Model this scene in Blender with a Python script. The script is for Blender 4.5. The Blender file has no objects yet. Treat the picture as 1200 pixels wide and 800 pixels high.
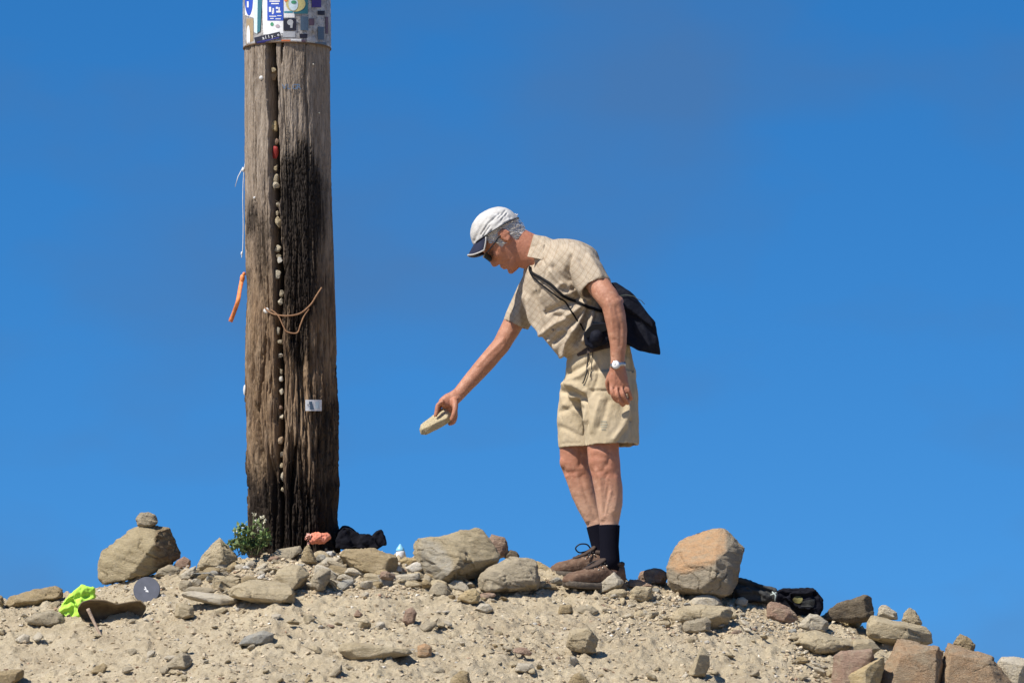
import bpy, bmesh, math, random
import numpy as np
from mathutils import Vector, Matrix
from mathutils.bvhtree import BVHTree

random.seed(7)
scene = bpy.context.scene
col = scene.collection
R = math.radians

# ------------------------------------------------------------------ camera
TILT = R(5.0); DIST = 16.0; CAMZ = 1.6; LENS = 144.0
cam_d = bpy.data.cameras.new('camera'); cam_d.lens = LENS; cam_d.sensor_width = 36.0
cam_d.clip_start = 0.1; cam_d.clip_end = 8000
cam = bpy.data.objects.new('camera', cam_d); col.objects.link(cam)
cam.location = (0, -DIST, CAMZ); cam.rotation_euler = (R(90) + TILT, 0, 0)
scene.camera = cam

# ------------------------------------------------------------------ sky, sun, exposure
SUN_EL = R(52); SUN_LEFT = R(53)          # sun stands to the left of the camera axis, behind the viewer
sun_vec = Vector((-math.sin(SUN_LEFT) * math.cos(SUN_EL), -math.cos(SUN_LEFT) * math.cos(SUN_EL), math.sin(SUN_EL)))
world = bpy.data.worlds.new('World'); scene.world = world; world.use_nodes = True
nt = world.node_tree; nt.nodes.clear()
def wn(t, **k):
    n = nt.nodes.new(t)
    for a, b in k.items(): setattr(n, a, b)
    return n
wout = wn('ShaderNodeOutputWorld'); wbg = wn('ShaderNodeBackground')
wtc = wn('ShaderNodeTexCoord')
wlift = wn('ShaderNodeVectorMath', operation='ADD'); wlift.inputs[1].default_value = (0, 0, 0.19)
wnorm = wn('ShaderNodeVectorMath', operation='NORMALIZE')
sky = wn('ShaderNodeTexSky', sky_type='NISHITA', sun_disc=False)
sky.sun_elevation = SUN_EL; sky.sun_rotation = math.atan2(sun_vec.x, sun_vec.y)
sky.altitude = 1500; sky.air_density = 1.0; sky.dust_density = 0.3; sky.ozone_density = 3.0
whs = wn('ShaderNodeHueSaturation'); whs.inputs['Saturation'].default_value = 1.23; whs.inputs['Value'].default_value = 0.82
whs.inputs['Hue'].default_value = 0.504
# thin grey veils of cloud drifting over the whole sky
wns = wn('ShaderNodeTexNoise'); wns.inputs['Scale'].default_value = 9.0; wns.inputs['Detail'].default_value = 4.0; wns.inputs['Roughness'].default_value = 0.5
wmp = wn('ShaderNodeMapping'); wmp.inputs['Scale'].default_value = (1.0, 1.0, 2.0); wmp.inputs['Location'].default_value = (7.7, 5.1, 3.3)
wrm = wn('ShaderNodeMapRange'); wrm.inputs[1].default_value = 0.46; wrm.inputs[2].default_value = 0.70; wrm.inputs[3].default_value = 0.0; wrm.inputs[4].default_value = 0.40
wmx = wn('ShaderNodeMix', data_type='RGBA'); wmx.inputs[7].default_value = (0.60, 1.0, 1.75, 1)
L = nt.links.new
L(wtc.outputs['Generated'], wlift.inputs[0]); L(wlift.outputs[0], wnorm.inputs[0]); L(wnorm.outputs[0], sky.inputs['Vector'])
wgain = wn('ShaderNodeMix', data_type='RGBA', blend_type='MULTIPLY'); wgain.inputs[0].default_value = 1.0; wgain.inputs[7].default_value = (0.80, 0.985, 1.07, 1)
L(sky.outputs[0], wgain.inputs[6]); L(wgain.outputs[2], whs.inputs['Color']); L(wtc.outputs['Generated'], wmp.inputs['Vector']); L(wmp.outputs[0], wns.inputs['Vector'])
L(wns.outputs['Fac'], wrm.inputs[0]); L(wrm.outputs[0], wmx.inputs[0]); L(whs.outputs[0], wmx.inputs[6])
L(wmx.outputs[2], wbg.inputs['Color']); wbg.inputs['Strength'].default_value = 0.123
L(wbg.outputs[0], wout.inputs['Surface'])
sd = bpy.data.lights.new('sun', 'SUN'); sd.energy = 5.0; sd.angle = R(0.53); sd.color = (1.0, 0.95, 0.87)
so = bpy.data.objects.new('sun', sd); col.objects.link(so); so.location = (-8, -6, 12)
so.rotation_euler = sun_vec.to_track_quat('Z', 'Y').to_euler()
vs = scene.view_settings; vs.view_transform = 'Standard'; vs.look = 'None'; vs.exposure = 0.42; vs.gamma = 1.0
vs.use_curve_mapping = False

# ------------------------------------------------------------------ photo frame <-> place
FPX = 1200 * LENS / 36.0
CT, ST = math.cos(TILT), math.sin(TILT)
def ray(px, py):
    a, b = px - 600.0, 400.0 - py
    return Vector((a, FPX * CT - b * ST, FPX * ST + b * CT)).normalized()
CAM = Vector((0, -DIST, CAMZ))
def W(px, py, y):
    d = ray(px, py); return CAM + d * ((y + DIST) / d.y)
def topx(P):
    P = np.asarray(P, float); x = P[:, 0]; y = P[:, 1] + DIST; z = P[:, 2] - CAMZ
    dep = y * CT + z * ST; up = -y * ST + z * CT
    return np.stack([600 + FPX * x / dep, 400 - FPX * up / dep], 1)

# ------------------------------------------------------------------ noise
_rs = np.random.RandomState(3)
_perm = _rs.permutation(512).astype(np.int64); _g = _rs.normal(size=(512, 3)); _g /= np.linalg.norm(_g, axis=1)[:, None]
def pnoise(P):
    P = np.asarray(P, float); i = np.floor(P).astype(np.int64); f = P - i
    u = f * f * f * (f * (f * 6 - 15) + 10); out = 0
    for dx in (0, 1):
        for dy in (0, 1):
            for dz in (0, 1):
                h = _perm[(_perm[(_perm[(i[:, 0] + dx) & 511] + i[:, 1] + dy) & 511] + i[:, 2] + dz) & 511]
                g = _g[h]
                dot = g[:, 0] * (f[:, 0] - dx) + g[:, 1] * (f[:, 1] - dy) + g[:, 2] * (f[:, 2] - dz)
                w = (u[:, 0] if dx else 1 - u[:, 0]) * (u[:, 1] if dy else 1 - u[:, 1]) * (u[:, 2] if dz else 1 - u[:, 2])
                out = out + w * dot
    return out * 1.5
def fbm(P, o=4, gain=0.5):
    P = np.asarray(P, float); s = 0; a = 1.0
    for k in range(o):
        s = s + a * pnoise(P * (2.03 ** k) + 17.3 * k); a *= gain
    return s

# ------------------------------------------------------------------ materials
def rgb(c): return (c[0], c[1], c[2], 1.0)
def srgb(r, g, b):
    f = lambda v: (v / 255 / 12.92) if v / 255 <= 0.04045 else ((v / 255 + 0.055) / 1.055) ** 2.4
    return (f(r), f(g), f(b))
class NB:
    def __init__(s, name):
        s.m = bpy.data.materials.new(name); s.m.use_nodes = True; s.t = s.m.node_tree; s.t.nodes.clear()
        s.out = s.n('ShaderNodeOutputMaterial'); s.b = s.n('ShaderNodeBsdfPrincipled'); s.l(s.b.outputs[0], s.out.inputs[0])
        s.pos = s.n('ShaderNodeNewGeometry').outputs['Position']
    def n(s, t, **k):
        x = s.t.nodes.new(t)
        for a, b in k.items(): setattr(x, a, b)
        return x
    def l(s, a, b): s.t.links.new(a, b)
    def noise(s, scale, detail=4, rough=0.55, vec=None, stretch=None, rot=None, off=(0, 0, 0)):
        v = vec or s.pos
        if stretch or rot or off != (0, 0, 0):
            mp = s.n('ShaderNodeMapping'); mp.inputs['Scale'].default_value = stretch or (1, 1, 1)
            mp.inputs['Rotation'].default_value = rot or (0, 0, 0); mp.inputs['Location'].default_value = off
            s.l(v, mp.inputs['Vector']); v = mp.outputs[0]
        x = s.n('ShaderNodeTexNoise'); x.inputs['Scale'].default_value = scale; x.inputs['Detail'].default_value = detail
        x.inputs['Roughness'].default_value = rough; s.l(v, x.inputs['Vector']); return x.outputs['Fac']
    def ramp(s, fac, lo, hi, a=0.0, b=1.0):
        x = s.n('ShaderNodeMapRange'); x.inputs[1].default_value = lo; x.inputs[2].default_value = hi
        x.inputs[3].default_value = a; x.inputs[4].default_value = b; s.l(fac, x.inputs[0]); return x.outputs[0]
    def mix(s, fac, a, b, bt='MIX'):
        x = s.n('ShaderNodeMix', data_type='RGBA', blend_type=bt)
        if isinstance(fac, (int, float)): x.inputs[0].default_value = fac
        else: s.l(fac, x.inputs[0])
        for sock, v in ((x.inputs[6], a), (x.inputs[7], b)):
            if isinstance(v, tuple): sock.default_value = rgb(v)
            else: s.l(v, sock)
        return x.outputs[2]
    def math(s, op, a, b=None):
        x = s.n('ShaderNodeMath', operation=op)
        for i, v in enumerate((a, b)):
            if v is None: continue
            if isinstance(v, (int, float)): x.inputs[i].default_value = v
            else: s.l(v, x.inputs[i])
        return x.outputs[0]
    def attr(s, name):
        return s.n('ShaderNodeAttribute', attribute_name=name).outputs['Fac']
    def color(s, c):
        if isinstance(c, tuple): s.b.inputs['Base Color'].default_value = rgb(c)
        else: s.l(c, s.b.inputs['Base Color'])
    def bump(s, h, dist, strength=1.0, prev=None):
        x = s.n('ShaderNodeBump'); x.inputs['Distance'].default_value = dist; x.inputs['Strength'].default_value = strength
        s.l(h, x.inputs['Height'])
        if prev is not None: s.l(prev, x.inputs['Normal'])
        s.l(x.outputs[0], s.b.inputs['Normal']); return x.outputs[0]
    def rough(s, r, spec=0.3):
        s.b.inputs['Roughness'].default_value = r; s.b.inputs['Specular IOR Level'].default_value = spec
M = {}
def simple(key, c, c2=None, scale=30, rough=0.7, bumpd=0.0, bscale=200, spec=0.3, metal=0.0):
    b = NB(key); c2 = c2 or tuple(v * 0.72 for v in c)
    b.color(b.mix(b.ramp(b.noise(scale, 5), 0.35, 0.68), c, c2)); b.rough(rough, spec)
    b.b.inputs['Metallic'].default_value = metal
    if bumpd: b.bump(b.noise(bscale, 4), bumpd)
    M[key] = b.m; return b
def rock_mat(key, c1, c2, c3, stain=None, sd=(0.3, 0.2, 0.9), dust=0.35):
    b = NB(key)
    n1 = b.ramp(b.noise(11, 8, 0.68), 0.38, 0.62)
    st = b.ramp(b.noise(10, 5, 0.62, stretch=(1.2, 1.2, 9), rot=sd), 0.36, 0.66)
    c = b.mix(n1, c1, c2)
    c = b.mix(b.math('MULTIPLY', st, 0.65), c, c3)
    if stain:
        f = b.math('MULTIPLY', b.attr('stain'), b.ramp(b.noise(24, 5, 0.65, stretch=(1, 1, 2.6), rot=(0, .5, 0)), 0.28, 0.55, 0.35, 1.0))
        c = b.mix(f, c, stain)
    sp = b.ramp(b.noise(120, 5, 0.75), 0.54, 0.68)
    c = b.mix(b.math('MULTIPLY', sp, 0.45), c, tuple(v * 0.42 for v in c2))
    du = b.math('MULTIPLY', b.ramp(b.noise(30, 4, 0.6, off=(5, 5, 5)), 0.48, 0.64), dust)
    c = b.mix(du, c, (0.56, 0.47, 0.32))
    b.color(c); b.rough(0.93, 0.18)
    p = b.bump(b.noise(75, 8, 0.74, stretch=(1, 1, 2.8), rot=sd), 0.014)
    b.bump(b.noise(260, 4, 0.6), 0.003, 1.0, p)
    M[key] = b.m
rock_mat('rock_tan', (0.52, 0.42, 0.265), (0.41, 0.325, 0.20), (0.57, 0.48, 0.32))
rock_mat('rock_ochre', (0.41, 0.315, 0.185), (0.31, 0.235, 0.135), (0.46, 0.35, 0.19), dust=0.2)
rock_mat('rock_grey', (0.43, 0.36, 0.25), (0.33, 0.275, 0.195), (0.51, 0.43, 0.295))
rock_mat('rock_pale', (0.60, 0.525, 0.40), (0.50, 0.43, 0.31), (0.64, 0.57, 0.45), dust=0.5)
rock_mat('rock_yellow', (0.55, 0.42, 0.22), (0.45, 0.33, 0.17), (0.58, 0.47, 0.28))
rock_mat('rock_red', (0.37, 0.235, 0.165), (0.30, 0.20, 0.145), (0.44, 0.31, 0.22), dust=0.3)
rock_mat('rock_rust', (0.40, 0.265, 0.16), (0.36, 0.29, 0.20), (0.45, 0.29, 0.165), sd=(0.2, 1.1, 0.4), dust=0.25)
rock_mat('rock_dark', (0.17, 0.135, 0.09), (0.12, 0.095, 0.07), (0.22, 0.17, 0.11), dust=0.12)
rock_mat('rock_blue', (0.37, 0.355, 0.31), (0.29, 0.28, 0.25), (0.43, 0.41, 0.35))
rock_mat('rock_white', (0.70, 0.66, 0.58), (0.62, 0.56, 0.46), (0.74, 0.71, 0.65), dust=0.3)
rock_mat('rock_orange_face', (0.40, 0.34, 0.25), (0.31, 0.265, 0.195), (0.44, 0.36, 0.25), stain=(0.55, 0.34, 0.185), dust=0.2)
rock_mat('rock_two_tone', (0.46, 0.385, 0.25), (0.36, 0.29, 0.18), (0.52, 0.42, 0.26), stain=(0.43, 0.385, 0.30), dust=0.25)
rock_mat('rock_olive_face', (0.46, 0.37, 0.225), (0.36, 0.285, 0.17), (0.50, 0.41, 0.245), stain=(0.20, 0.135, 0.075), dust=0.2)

# ------------------------------------------------------------------ object helpers
def mesh_data(name, V, F, smooth=True):
    me = bpy.data.meshes.new(name); me.from_pydata([tuple(v) for v in V], [], [tuple(f) for f in F]); me.update()
    if smooth: me.shade_smooth()
    return me
def link(name, me, mat, loc=(0, 0, 0), parent=None):
    o = bpy.data.objects.new(name, me); col.objects.link(o)
    if mat is not None:
        me.materials.clear(); me.materials.append(M[mat] if isinstance(mat, str) else mat)
    o.location = loc
    if parent is not None: o.parent = parent
    return o
def tag(o, label, cat, group=None):
    o['label'] = label; o['category'] = cat
    if group: o['group'] = group
    return o
def thing(name, label, cat, loc, group=None):
    o = bpy.data.objects.new(name, None); col.objects.link(o); o.location = loc; o.empty_display_size = 0.1
    return tag(o, label, cat, group)
def root_loc(o):
    while o.parent: o = o.parent
    return Vector(o.location)
def part(name, V, F, mat, parent, smooth=True):
    L0 = root_loc(parent)
    return link(name, mesh_data(name, [Vector(v) - L0 for v in V], F, smooth), mat, (0, 0, 0), parent)
def part_me(name, me, mat, parent):
    me.transform(Matrix.Translation(-root_loc(parent))); return link(name, me, mat, (0, 0, 0), parent)
def solo(name, V, F, mat, label, cat, group=None, smooth=True):
    A = np.array([tuple(v) for v in V]); lo = A.min(0); hi = A.max(0)
    o0 = Vector(((lo[0] + hi[0]) / 2, (lo[1] + hi[1]) / 2, lo[2]))
    o = link(name, mesh_data(name, [Vector(v) - o0 for v in V], F, smooth), mat, o0)
    return tag(o, label, cat, group)
def solo_me(name, me, mat, label, cat, group=None):
    A = vco(me); lo = A.min(0); hi = A.max(0); o0 = Vector(((lo[0] + hi[0]) / 2, (lo[1] + hi[1]) / 2, lo[2]))
    me.transform(Matrix.Translation(-o0)); return tag(link(name, me, mat, o0), label, cat, group)
def vco(me):
    a = np.empty(len(me.vertices) * 3); me.vertices.foreach_get('co', a); return a.reshape(-1, 3)
def vno(me):
    a = np.empty(len(me.vertices) * 3); me.vertex_normals.foreach_get('vector', a); return a.reshape(-1, 3)
def setco(me, A): me.vertices.foreach_set('co', np.ascontiguousarray(A, float).ravel()); me.update()
def fattr(me, name, vals):
    a = me.attributes.new(name, 'FLOAT', 'POINT'); a.data.foreach_set('value', np.ascontiguousarray(vals, dtype=np.float32))
class Geo:
    def __init__(s): s.V = []; s.F = []
    def add(s, V, F):
        k = len(s.V); s.V += [Vector(v) for v in V]; s.F += [tuple(i + k for i in f) for f in F]; return s
def rings(g, rs, cap=True, closed=True):
    n = len(rs[0]); V = [v for r in rs for v in r]; F = []
    for i in range(len(rs) - 1):
        for j in range(n if closed else n - 1):
            a = i * n + j; b = i * n + (j + 1) % n; F.append((a, b, b + n, a + n))
    if cap:
        V.append(sum(rs[0], Vector()) / n); V.append(sum(rs[-1], Vector()) / n); c0 = len(V) - 2
        for j in range(n):
            F.append((c0, (j + 1) % n, j)); k = (len(rs) - 1) * n; F.append((c0 + 1, k + j, k + (j + 1) % n))
    return g.add(V, F)
def loft(g, secs, n=28, up=Vector((0, 1, 0)), power=2.0, cap=True):
    """secs: (centre, in-plane radius, depth radius)"""
    C = [Vector(s[0]) for s in secs]; rs = []
    for i, s in enumerate(secs):
        t = (C[min(i + 1, len(C) - 1)] - C[max(i - 1, 0)])
        if t.length < 1e-6: t = Vector((0, 0, 1))
        t.normalize(); e2 = (up - t * up.dot(t)).normalized(); e1 = t.cross(e2)
        ring = []
        for j in range(n):
            a = 2 * math.pi * j / n; c, q = math.cos(a), math.sin(a)
            c = math.copysign(abs(c) ** (2 / power), c); q = math.copysign(abs(q) ** (2 / power), q)
            ring.append(C[i] + e1 * (s[1] * c) + e2 * (s[2] * q))
        rs.append(ring)
    return rings(g, rs, cap)
def tube(g, pts, r, n=8, r1=None):
    pts = [Vector(p) for p in pts]; N = len(pts)
    secs = [(p, r + ((r1 if r1 is not None else r) - r) * i / max(1, N - 1), r + ((r1 if r1 is not None else r) - r) * i / max(1, N - 1)) for i, p in enumerate(pts)]
    t = (pts[-1] - pts[0]).normalized(); up = Vector((0, 1, 0)) if abs(t.y) < 0.8 else Vector((0, 0, 1))
    return loft(g, secs, n, up)
def spline(pts, k=6):
    pts = [Vector(p) for p in pts]; out = []
    for i in range(len(pts) - 1):
        a = pts[max(0, i - 1)]; b = pts[i]; c = pts[i + 1]; d = pts[min(len(pts) - 1, i + 2)]
        for j in range(k):
            t = j / k
            out.append(0.5 * ((2 * b) + (c - a) * t + (2 * a - 5 * b + 4 * c - d) * t * t + (3 * b - a - 3 * c + d) * t ** 3))
    out.append(pts[-1]); return out
def ellipsoid(g, c, rx, ry, rz, rot=None, n=18, m=12):
    rs = []; c = Vector(c)
    for i in range(1, m):
        a = math.pi * i / m; ring = []
        for j in range(n):
            b = 2 * math.pi * j / n; v = Vector((rx * math.sin(a) * math.cos(b), ry * math.sin(a) * math.sin(b), -rz * math.cos(a)))
            if rot: v = rot @ v
            ring.append(c + v)
        rs.append(ring)
    return rings(g, rs)
def hull(g, pts):
    bm = bmesh.new()
    for p in pts: bm.verts.new(p)
    r = bmesh.ops.convex_hull(bm, input=bm.verts)
    dead = [e for e in r['geom_interior'] + r['geom_unused'] if isinstance(e, bmesh.types.BMVert)]
    bmesh.ops.delete(bm, geom=list(set(dead)), context='VERTS')
    bmesh.ops.recalc_face_normals(bm, faces=bm.faces)
    bm.verts.index_update(); V = [v.co.copy() for v in bm.verts]; F = [[v.index for v in f.verts] for f in bm.faces]; bm.free()
    return g.add(V, F)
def remesh(g, voxel, smooth=2, factor=0.5):
    me = mesh_data('tmp', g.V, g.F); o = bpy.data.objects.new('tmp', me); col.objects.link(o)
    md = o.modifiers.new('r', 'REMESH'); md.mode = 'VOXEL'; md.voxel_size = voxel; md.use_smooth_shade = True
    if smooth:
        ms = o.modifiers.new('s', 'SMOOTH'); ms.factor = factor; ms.iterations = smooth
    dg = bpy.context.evaluated_depsgraph_get(); out = bpy.data.meshes.new_from_object(o.evaluated_get(dg))
    bpy.data.objects.remove(o); bpy.data.meshes.remove(me); out.shade_smooth(); return out
def bvh_of(me, mat=None):
    A = vco(me); return BVHTree.FromPolygons([Vector(a) for a in A], [tuple(p.vertices) for p in me.polygons])
def cast(bvh, px, py, off=0.0):
    d = ray(px, py); h = bvh.ray_cast(CAM, d)
    if h[0] is None: return None
    n = h[1]; n = n if n.dot(d) < 0 else -n
    return h[0] + n * off
def inpoly(P, poly):
    x, y = P[:, 0], P[:, 1]; ins = np.zeros(len(P), bool); n = len(poly)
    for i in range(n):
        x1, y1 = poly[i]; x2, y2 = poly[(i + 1) % n]
        c = ((y1 > y) != (y2 > y)) & (x < (x2 - x1) * (y - y1) / (y2 - y1 + 1e-9) + x1); ins ^= c
    return ins
def segdist(P, line):
    best = np.full(len(P), 1e9)
    for (x1, y1), (x2, y2) in zip(line[:-1], line[1:]):
        dx, dy = x2 - x1, y2 - y1; t = np.clip(((P[:, 0] - x1) * dx + (P[:, 1] - y1) * dy) / (dx * dx + dy * dy + 1e-9), 0, 1)
        best = np.minimum(best, np.hypot(P[:, 0] - x1 - t * dx, P[:, 1] - y1 - t * dy))
    return best
def relax(me, it=2, k=.5):
    A = vco(me); E = np.empty(len(me.edges) * 2, int); me.edges.foreach_get('vertices', E); E = E.reshape(-1, 2); n = len(A)
    deg = np.bincount(E.ravel(), minlength=n)[:, None]
    for _ in range(it):
        S = np.stack([np.bincount(E[:, 0], A[E[:, 1], i], n) + np.bincount(E[:, 1], A[E[:, 0], i], n) for i in range(3)], 1) / np.maximum(deg, 1); A = A + (S - A) * k
    setco(me, A)
def fold(me, lines, noise=None):
    """cloth folds on the side turned to the viewer: (line, half width, height)"""
    A = vco(me); N = vno(me); P = topx(A); f = np.clip(-N[:, 1] * 2.4 + 0.05, 0, 1); d = np.zeros(len(A))
    for ln, w, h in lines:
        q = segdist(P, ln); ends = 1.0
        d += f * h * np.exp(-(q / w) ** 2) * ends
    if noise:
        for amp, fr, st in noise: d += amp * fbm(A * fr * np.array(st), 3)
    setco(me, A + N * d[:, None])

# ------------------------------------------------------------------ ground: one sheet, a stony mound in it
YC = 0.35
_sk = [(-900, 790), (-500, 745), (-150, 718), (0, 709), (75, 700), (120, 690), (200, 676), (260, 664), (340, 650), (450, 654), (560, 664), (640, 672),
       (740, 682), (800, 689), (860, 696), (920, 713), (960, 724), (1010, 738), (1060, 754), (1110, 773), (1200, 806), (1400, 880), (1800, 960)]
_skw = [W(a, b, YC) for a, b in _sk]; _sx = np.array([p.x for p in _skw]); _sz = np.array([p.z for p in _skw])
def gz(x, y):
    x = np.asarray(x, float); y = np.asarray(y, float)
    zc = np.interp(x, _sx, _sz); t = YC - y
    z = zc - 0.34 * (np.sqrt(t * t + 0.0144) - 0.12)
    side = np.maximum(0, np.abs(x) - 3.2); z = z - 0.25 * side
    return 0.5 * (z + np.sqrt(z * z + 0.05))          # eases into the flat land round the mound
def gz1(x, y): return float(gz(np.array([x]), np.array([y]))[0])
_ys = np.linspace(-3.5, 1.2, 941)
def on_ground(px, py):
    d = ray(px, py); t = (_ys + DIST) / d.y
    X = CAM.x + d.x * t; Z = CAM.z + d.z * t; k = np.nonzero(Z <= gz(X, _ys))[0]
    if len(k) == 0: return None
    return Vector((X[k[0]], _ys[k[0]], Z[k[0]]))
def yg(px, py, default=None):
    p = on_ground(px, py); return p.y if p is not None else (default if default is not None else YC)
def axis(lo, hi, step, far):
    a = list(np.arange(lo, hi + 1e-9, step)); d = step; v = hi
    while v < far: d *= 1.28; v += d; a.append(v)
    d = step; v = lo
    while v > -far: d *= 1.28; v -= d; a.insert(0, v)
    return np.array(a)
gx = axis(-2.25, 2.25, 0.0085, 3000); gy = axis(-1.35, 0.75, 0.0085, 3000)
GX, GY = np.meshgrid(gx, gy); X = GX.ravel(); Y = GY.ravel(); Z = gz(X, Y)
P = np.stack([X, Y, Z], 1); near = np.clip(1.4 - np.hypot(X / 4.0, Y / 3.0), 0, 1)
P2 = np.stack([X, Y * 0.8, 0 * X], 1)
dsp = 0.018 * fbm(P2 * 3.2, 3) + 0.013 * fbm(P2 * 11 + 5, 3)
lump = np.clip(fbm(P2 * 26 + 9, 3) - 0.12, 0, 1); dsp += 0.026 * lump + 0.006 * fbm(P2 * 60, 3)
led = fbm(np.stack([X * 5, Y * 16, 0 * X + 3], 1), 3); dsp += 0.010 * np.clip(led, 0, 0.5)
Z = Z + dsp * near + (1 - near) * 0.02 * pnoise(P2 * 0.15)
nx = len(gx); ny = len(gy); idx = np.arange(nx * ny).reshape(ny, nx)
Fq = np.stack([idx[:-1, :-1], idx[:-1, 1:], idx[1:, 1:], idx[1:, :-1]], -1).reshape(-1, 4)
gm = bpy.data.meshes.new('ground'); gm.from_pydata(np.stack([X, Y, Z], 1).tolist(), [], Fq.tolist()); gm.update(); gm.shade_smooth()
b = NB('sandy_earth')
c = b.mix(b.ramp(b.noise(3.5, 6, 0.6), 0.36, 0.64), (0.59, 0.49, 0.325), (0.45, 0.365, 0.24))
c = b.mix(b.math('MULTIPLY', b.ramp(b.noise(13, 5, 0.6), 0.46, 0.66), 0.7), c, (0.62, 0.525, 0.37))
c = b.mix(b.math('MULTIPLY', b.ramp(b.noise(6, 5, 0.65, off=(4, 8, 1)), 0.52, 0.66), 0.55), c, (0.40, 0.315, 0.205))
c = b.mix(b.math('MULTIPLY', b.ramp(b.noise(55, 4, 0.65), 0.52, 0.68), 0.6), c, (0.40, 0.315, 0.205))
c = b.mix(b.math('MULTIPLY', b.ramp(b.noise(300, 2, 0.6), 0.56, 0.66), 0.55), c, (0.34, 0.27, 0.19))
c = b.mix(b.math('MULTIPLY', b.ramp(b.noise(210, 2, 0.6, off=(3, 3, 3)), 0.60, 0.68), 0.55), c, (0.68, 0.62, 0.50))
b.color(c); b.rough(0.96, 0.12)
p1 = b.bump(b.noise(70, 8, 0.7), 0.014); b.bump(b.noise(330, 3, 0.6), 0.004, 1.0, p1)
M['sand'] = b.m
ground = link('ground', gm, 'sand'); ground['kind'] = 'structure'
ground['label'] = 'sandy stony mound rising from flat dry ground'

_Zg = Z.reshape(ny, nx); gz_base = gz
def gz(x, y):                                          # height of the finished sheet
    x = np.atleast_1d(np.asarray(x, float)); y = np.atleast_1d(np.asarray(y, float)); x, y = np.broadcast_arrays(x, y)
    i = np.clip(np.searchsorted(gx, x) - 1, 0, nx - 2); j = np.clip(np.searchsorted(gy, y) - 1, 0, ny - 2)
    u = (x - gx[i]) / (gx[i + 1] - gx[i]); v = (y - gy[j]) / (gy[j + 1] - gy[j])
    return (_Zg[j, i] * (1 - u) + _Zg[j, i + 1] * u) * (1 - v) + (_Zg[j + 1, i] * (1 - u) + _Zg[j + 1, i + 1] * u) * v

# ------------------------------------------------------------------ stones placed one by one
def rock(label, sil, front=(), depth=0.14, mat='rock_tan', y=None, base=None, stain=None, name='stone', cat='stone', group=None, rough=1.0, res=34, extra=None, shrink=0.72):
    A = np.array(sil, float); c = A.mean(0); size = np.ptp(A, 0).max() / 300.0
    fm = min([f[2] for f in front], default=-0.25 * depth)
    if y is None:
        bx, by = base if base else (A[A[:, 1].argmax()][0], A[:, 1].max())
        y = yg(bx, by) - fm * 0.6
    if y is None or base: pass
    pts = [W(px, py, y) for px, py in sil]
    pts += [W(px, py, y + f) for px, py, f in front]
    if not front:
        s = 0.62; pts += [W(c[0] + (px - c[0]) * s, c[1] + (py - c[1]) * s + 1.0, y + fm) for px, py in sil]
    pts += [W(c[0] + (px - c[0]) * shrink, c[1] + (py - c[1]) * shrink + 3, y + depth) for px, py in sil]
    crnd = random.Random(sum(map(ord, label))); bm = bmesh.new()                    # knock chips off the corners
    for p in pts: bm.verts.new(p)
    for q in range(5):
        r_ = bmesh.ops.convex_hull(bm, input=bm.verts)
        bmesh.ops.delete(bm, geom=[v for v in bm.verts if not v.link_faces], context='VERTS')
        n_ = Vector((crnd.gauss(0, 1), crnd.gauss(-.9, .8), crnd.gauss(.1, 1))).normalized(); dmax = max(v.co.dot(n_) for v in bm.verts); dmin = min(v.co.dot(n_) for v in bm.verts)
        co = n_ * (dmax - (dmax - dmin) * crnd.uniform(.03, .085) * min(1.0, .4 + rough * .6))
        bmesh.ops.bisect_plane(bm, geom=list(bm.verts) + list(bm.edges) + list(bm.faces), plane_co=co, plane_no=n_, clear_outer=True)
        keep = [v.co.copy() for v in bm.verts]; bm.clear()
        for p in keep: bm.verts.new(p)
    pts = [v.co.copy() for v in bm.verts]; bm.free()
    g = Geo(); hull(g, pts)
    if extra:
        for e in extra: hull(g, [W(px, py, y + f) for px, py, f in e])
    me = remesh(g, max(size / (res * 1.35), 0.0024), 1, 0.4)
    V = vco(me); N = vno(me); off = np.array([hash(label) % 97 if False else sum(map(ord, label)) % 97, 3.0, 7.0])
    tilt = np.array([[0.95, 0.0, 0.25], [0, 1, 0], [-0.25, 0.2, 0.95]])
    Q = V @ tilt; st = np.stack([Q[:, 0] * 1.0, Q[:, 1] * 1.0, Q[:, 2] * 4.2], 1)
    d = rough * size * (0.018 * fbm(V / size * 2.4 + off, 3, 0.5) + 0.014 * fbm(st / size * 2.6 + off, 4, 0.6))
    lay = Q[:, 2] / size * 7.0 + 0.9 * fbm(V / size * 1.7 + off, 3); li = np.floor(lay)          # bedding planes break in ledges
    lh = pnoise(np.stack([li * 7.31 + off[0], 0 * li + V[:, 0] / size * 1.1, 0 * li + V[:, 1] / size * 1.1], 1)); d += rough * size * 0.030 * np.clip(lh, -.5, .35)
    ck = fbm(V / size * 1.9 + off * 3, 3); d -= rough * size * 0.030 * np.clip(1 - np.abs(ck) / 0.035, 0, 1) * (pnoise(V / size * 2 + off) > -.05)
    ch = fbm(V / size * 5.0 + off * 2, 2); d -= rough * size * 0.022 * np.clip(ch - 0.15, 0, 1)
    setco(me, V + N * d[:, None])
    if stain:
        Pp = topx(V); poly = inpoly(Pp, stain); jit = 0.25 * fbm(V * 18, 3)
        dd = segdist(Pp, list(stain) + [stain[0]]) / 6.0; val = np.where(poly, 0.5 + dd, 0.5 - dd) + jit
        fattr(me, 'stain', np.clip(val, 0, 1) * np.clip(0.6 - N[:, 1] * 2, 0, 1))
    return solo_me(name, me, mat, label, cat, group)

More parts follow.
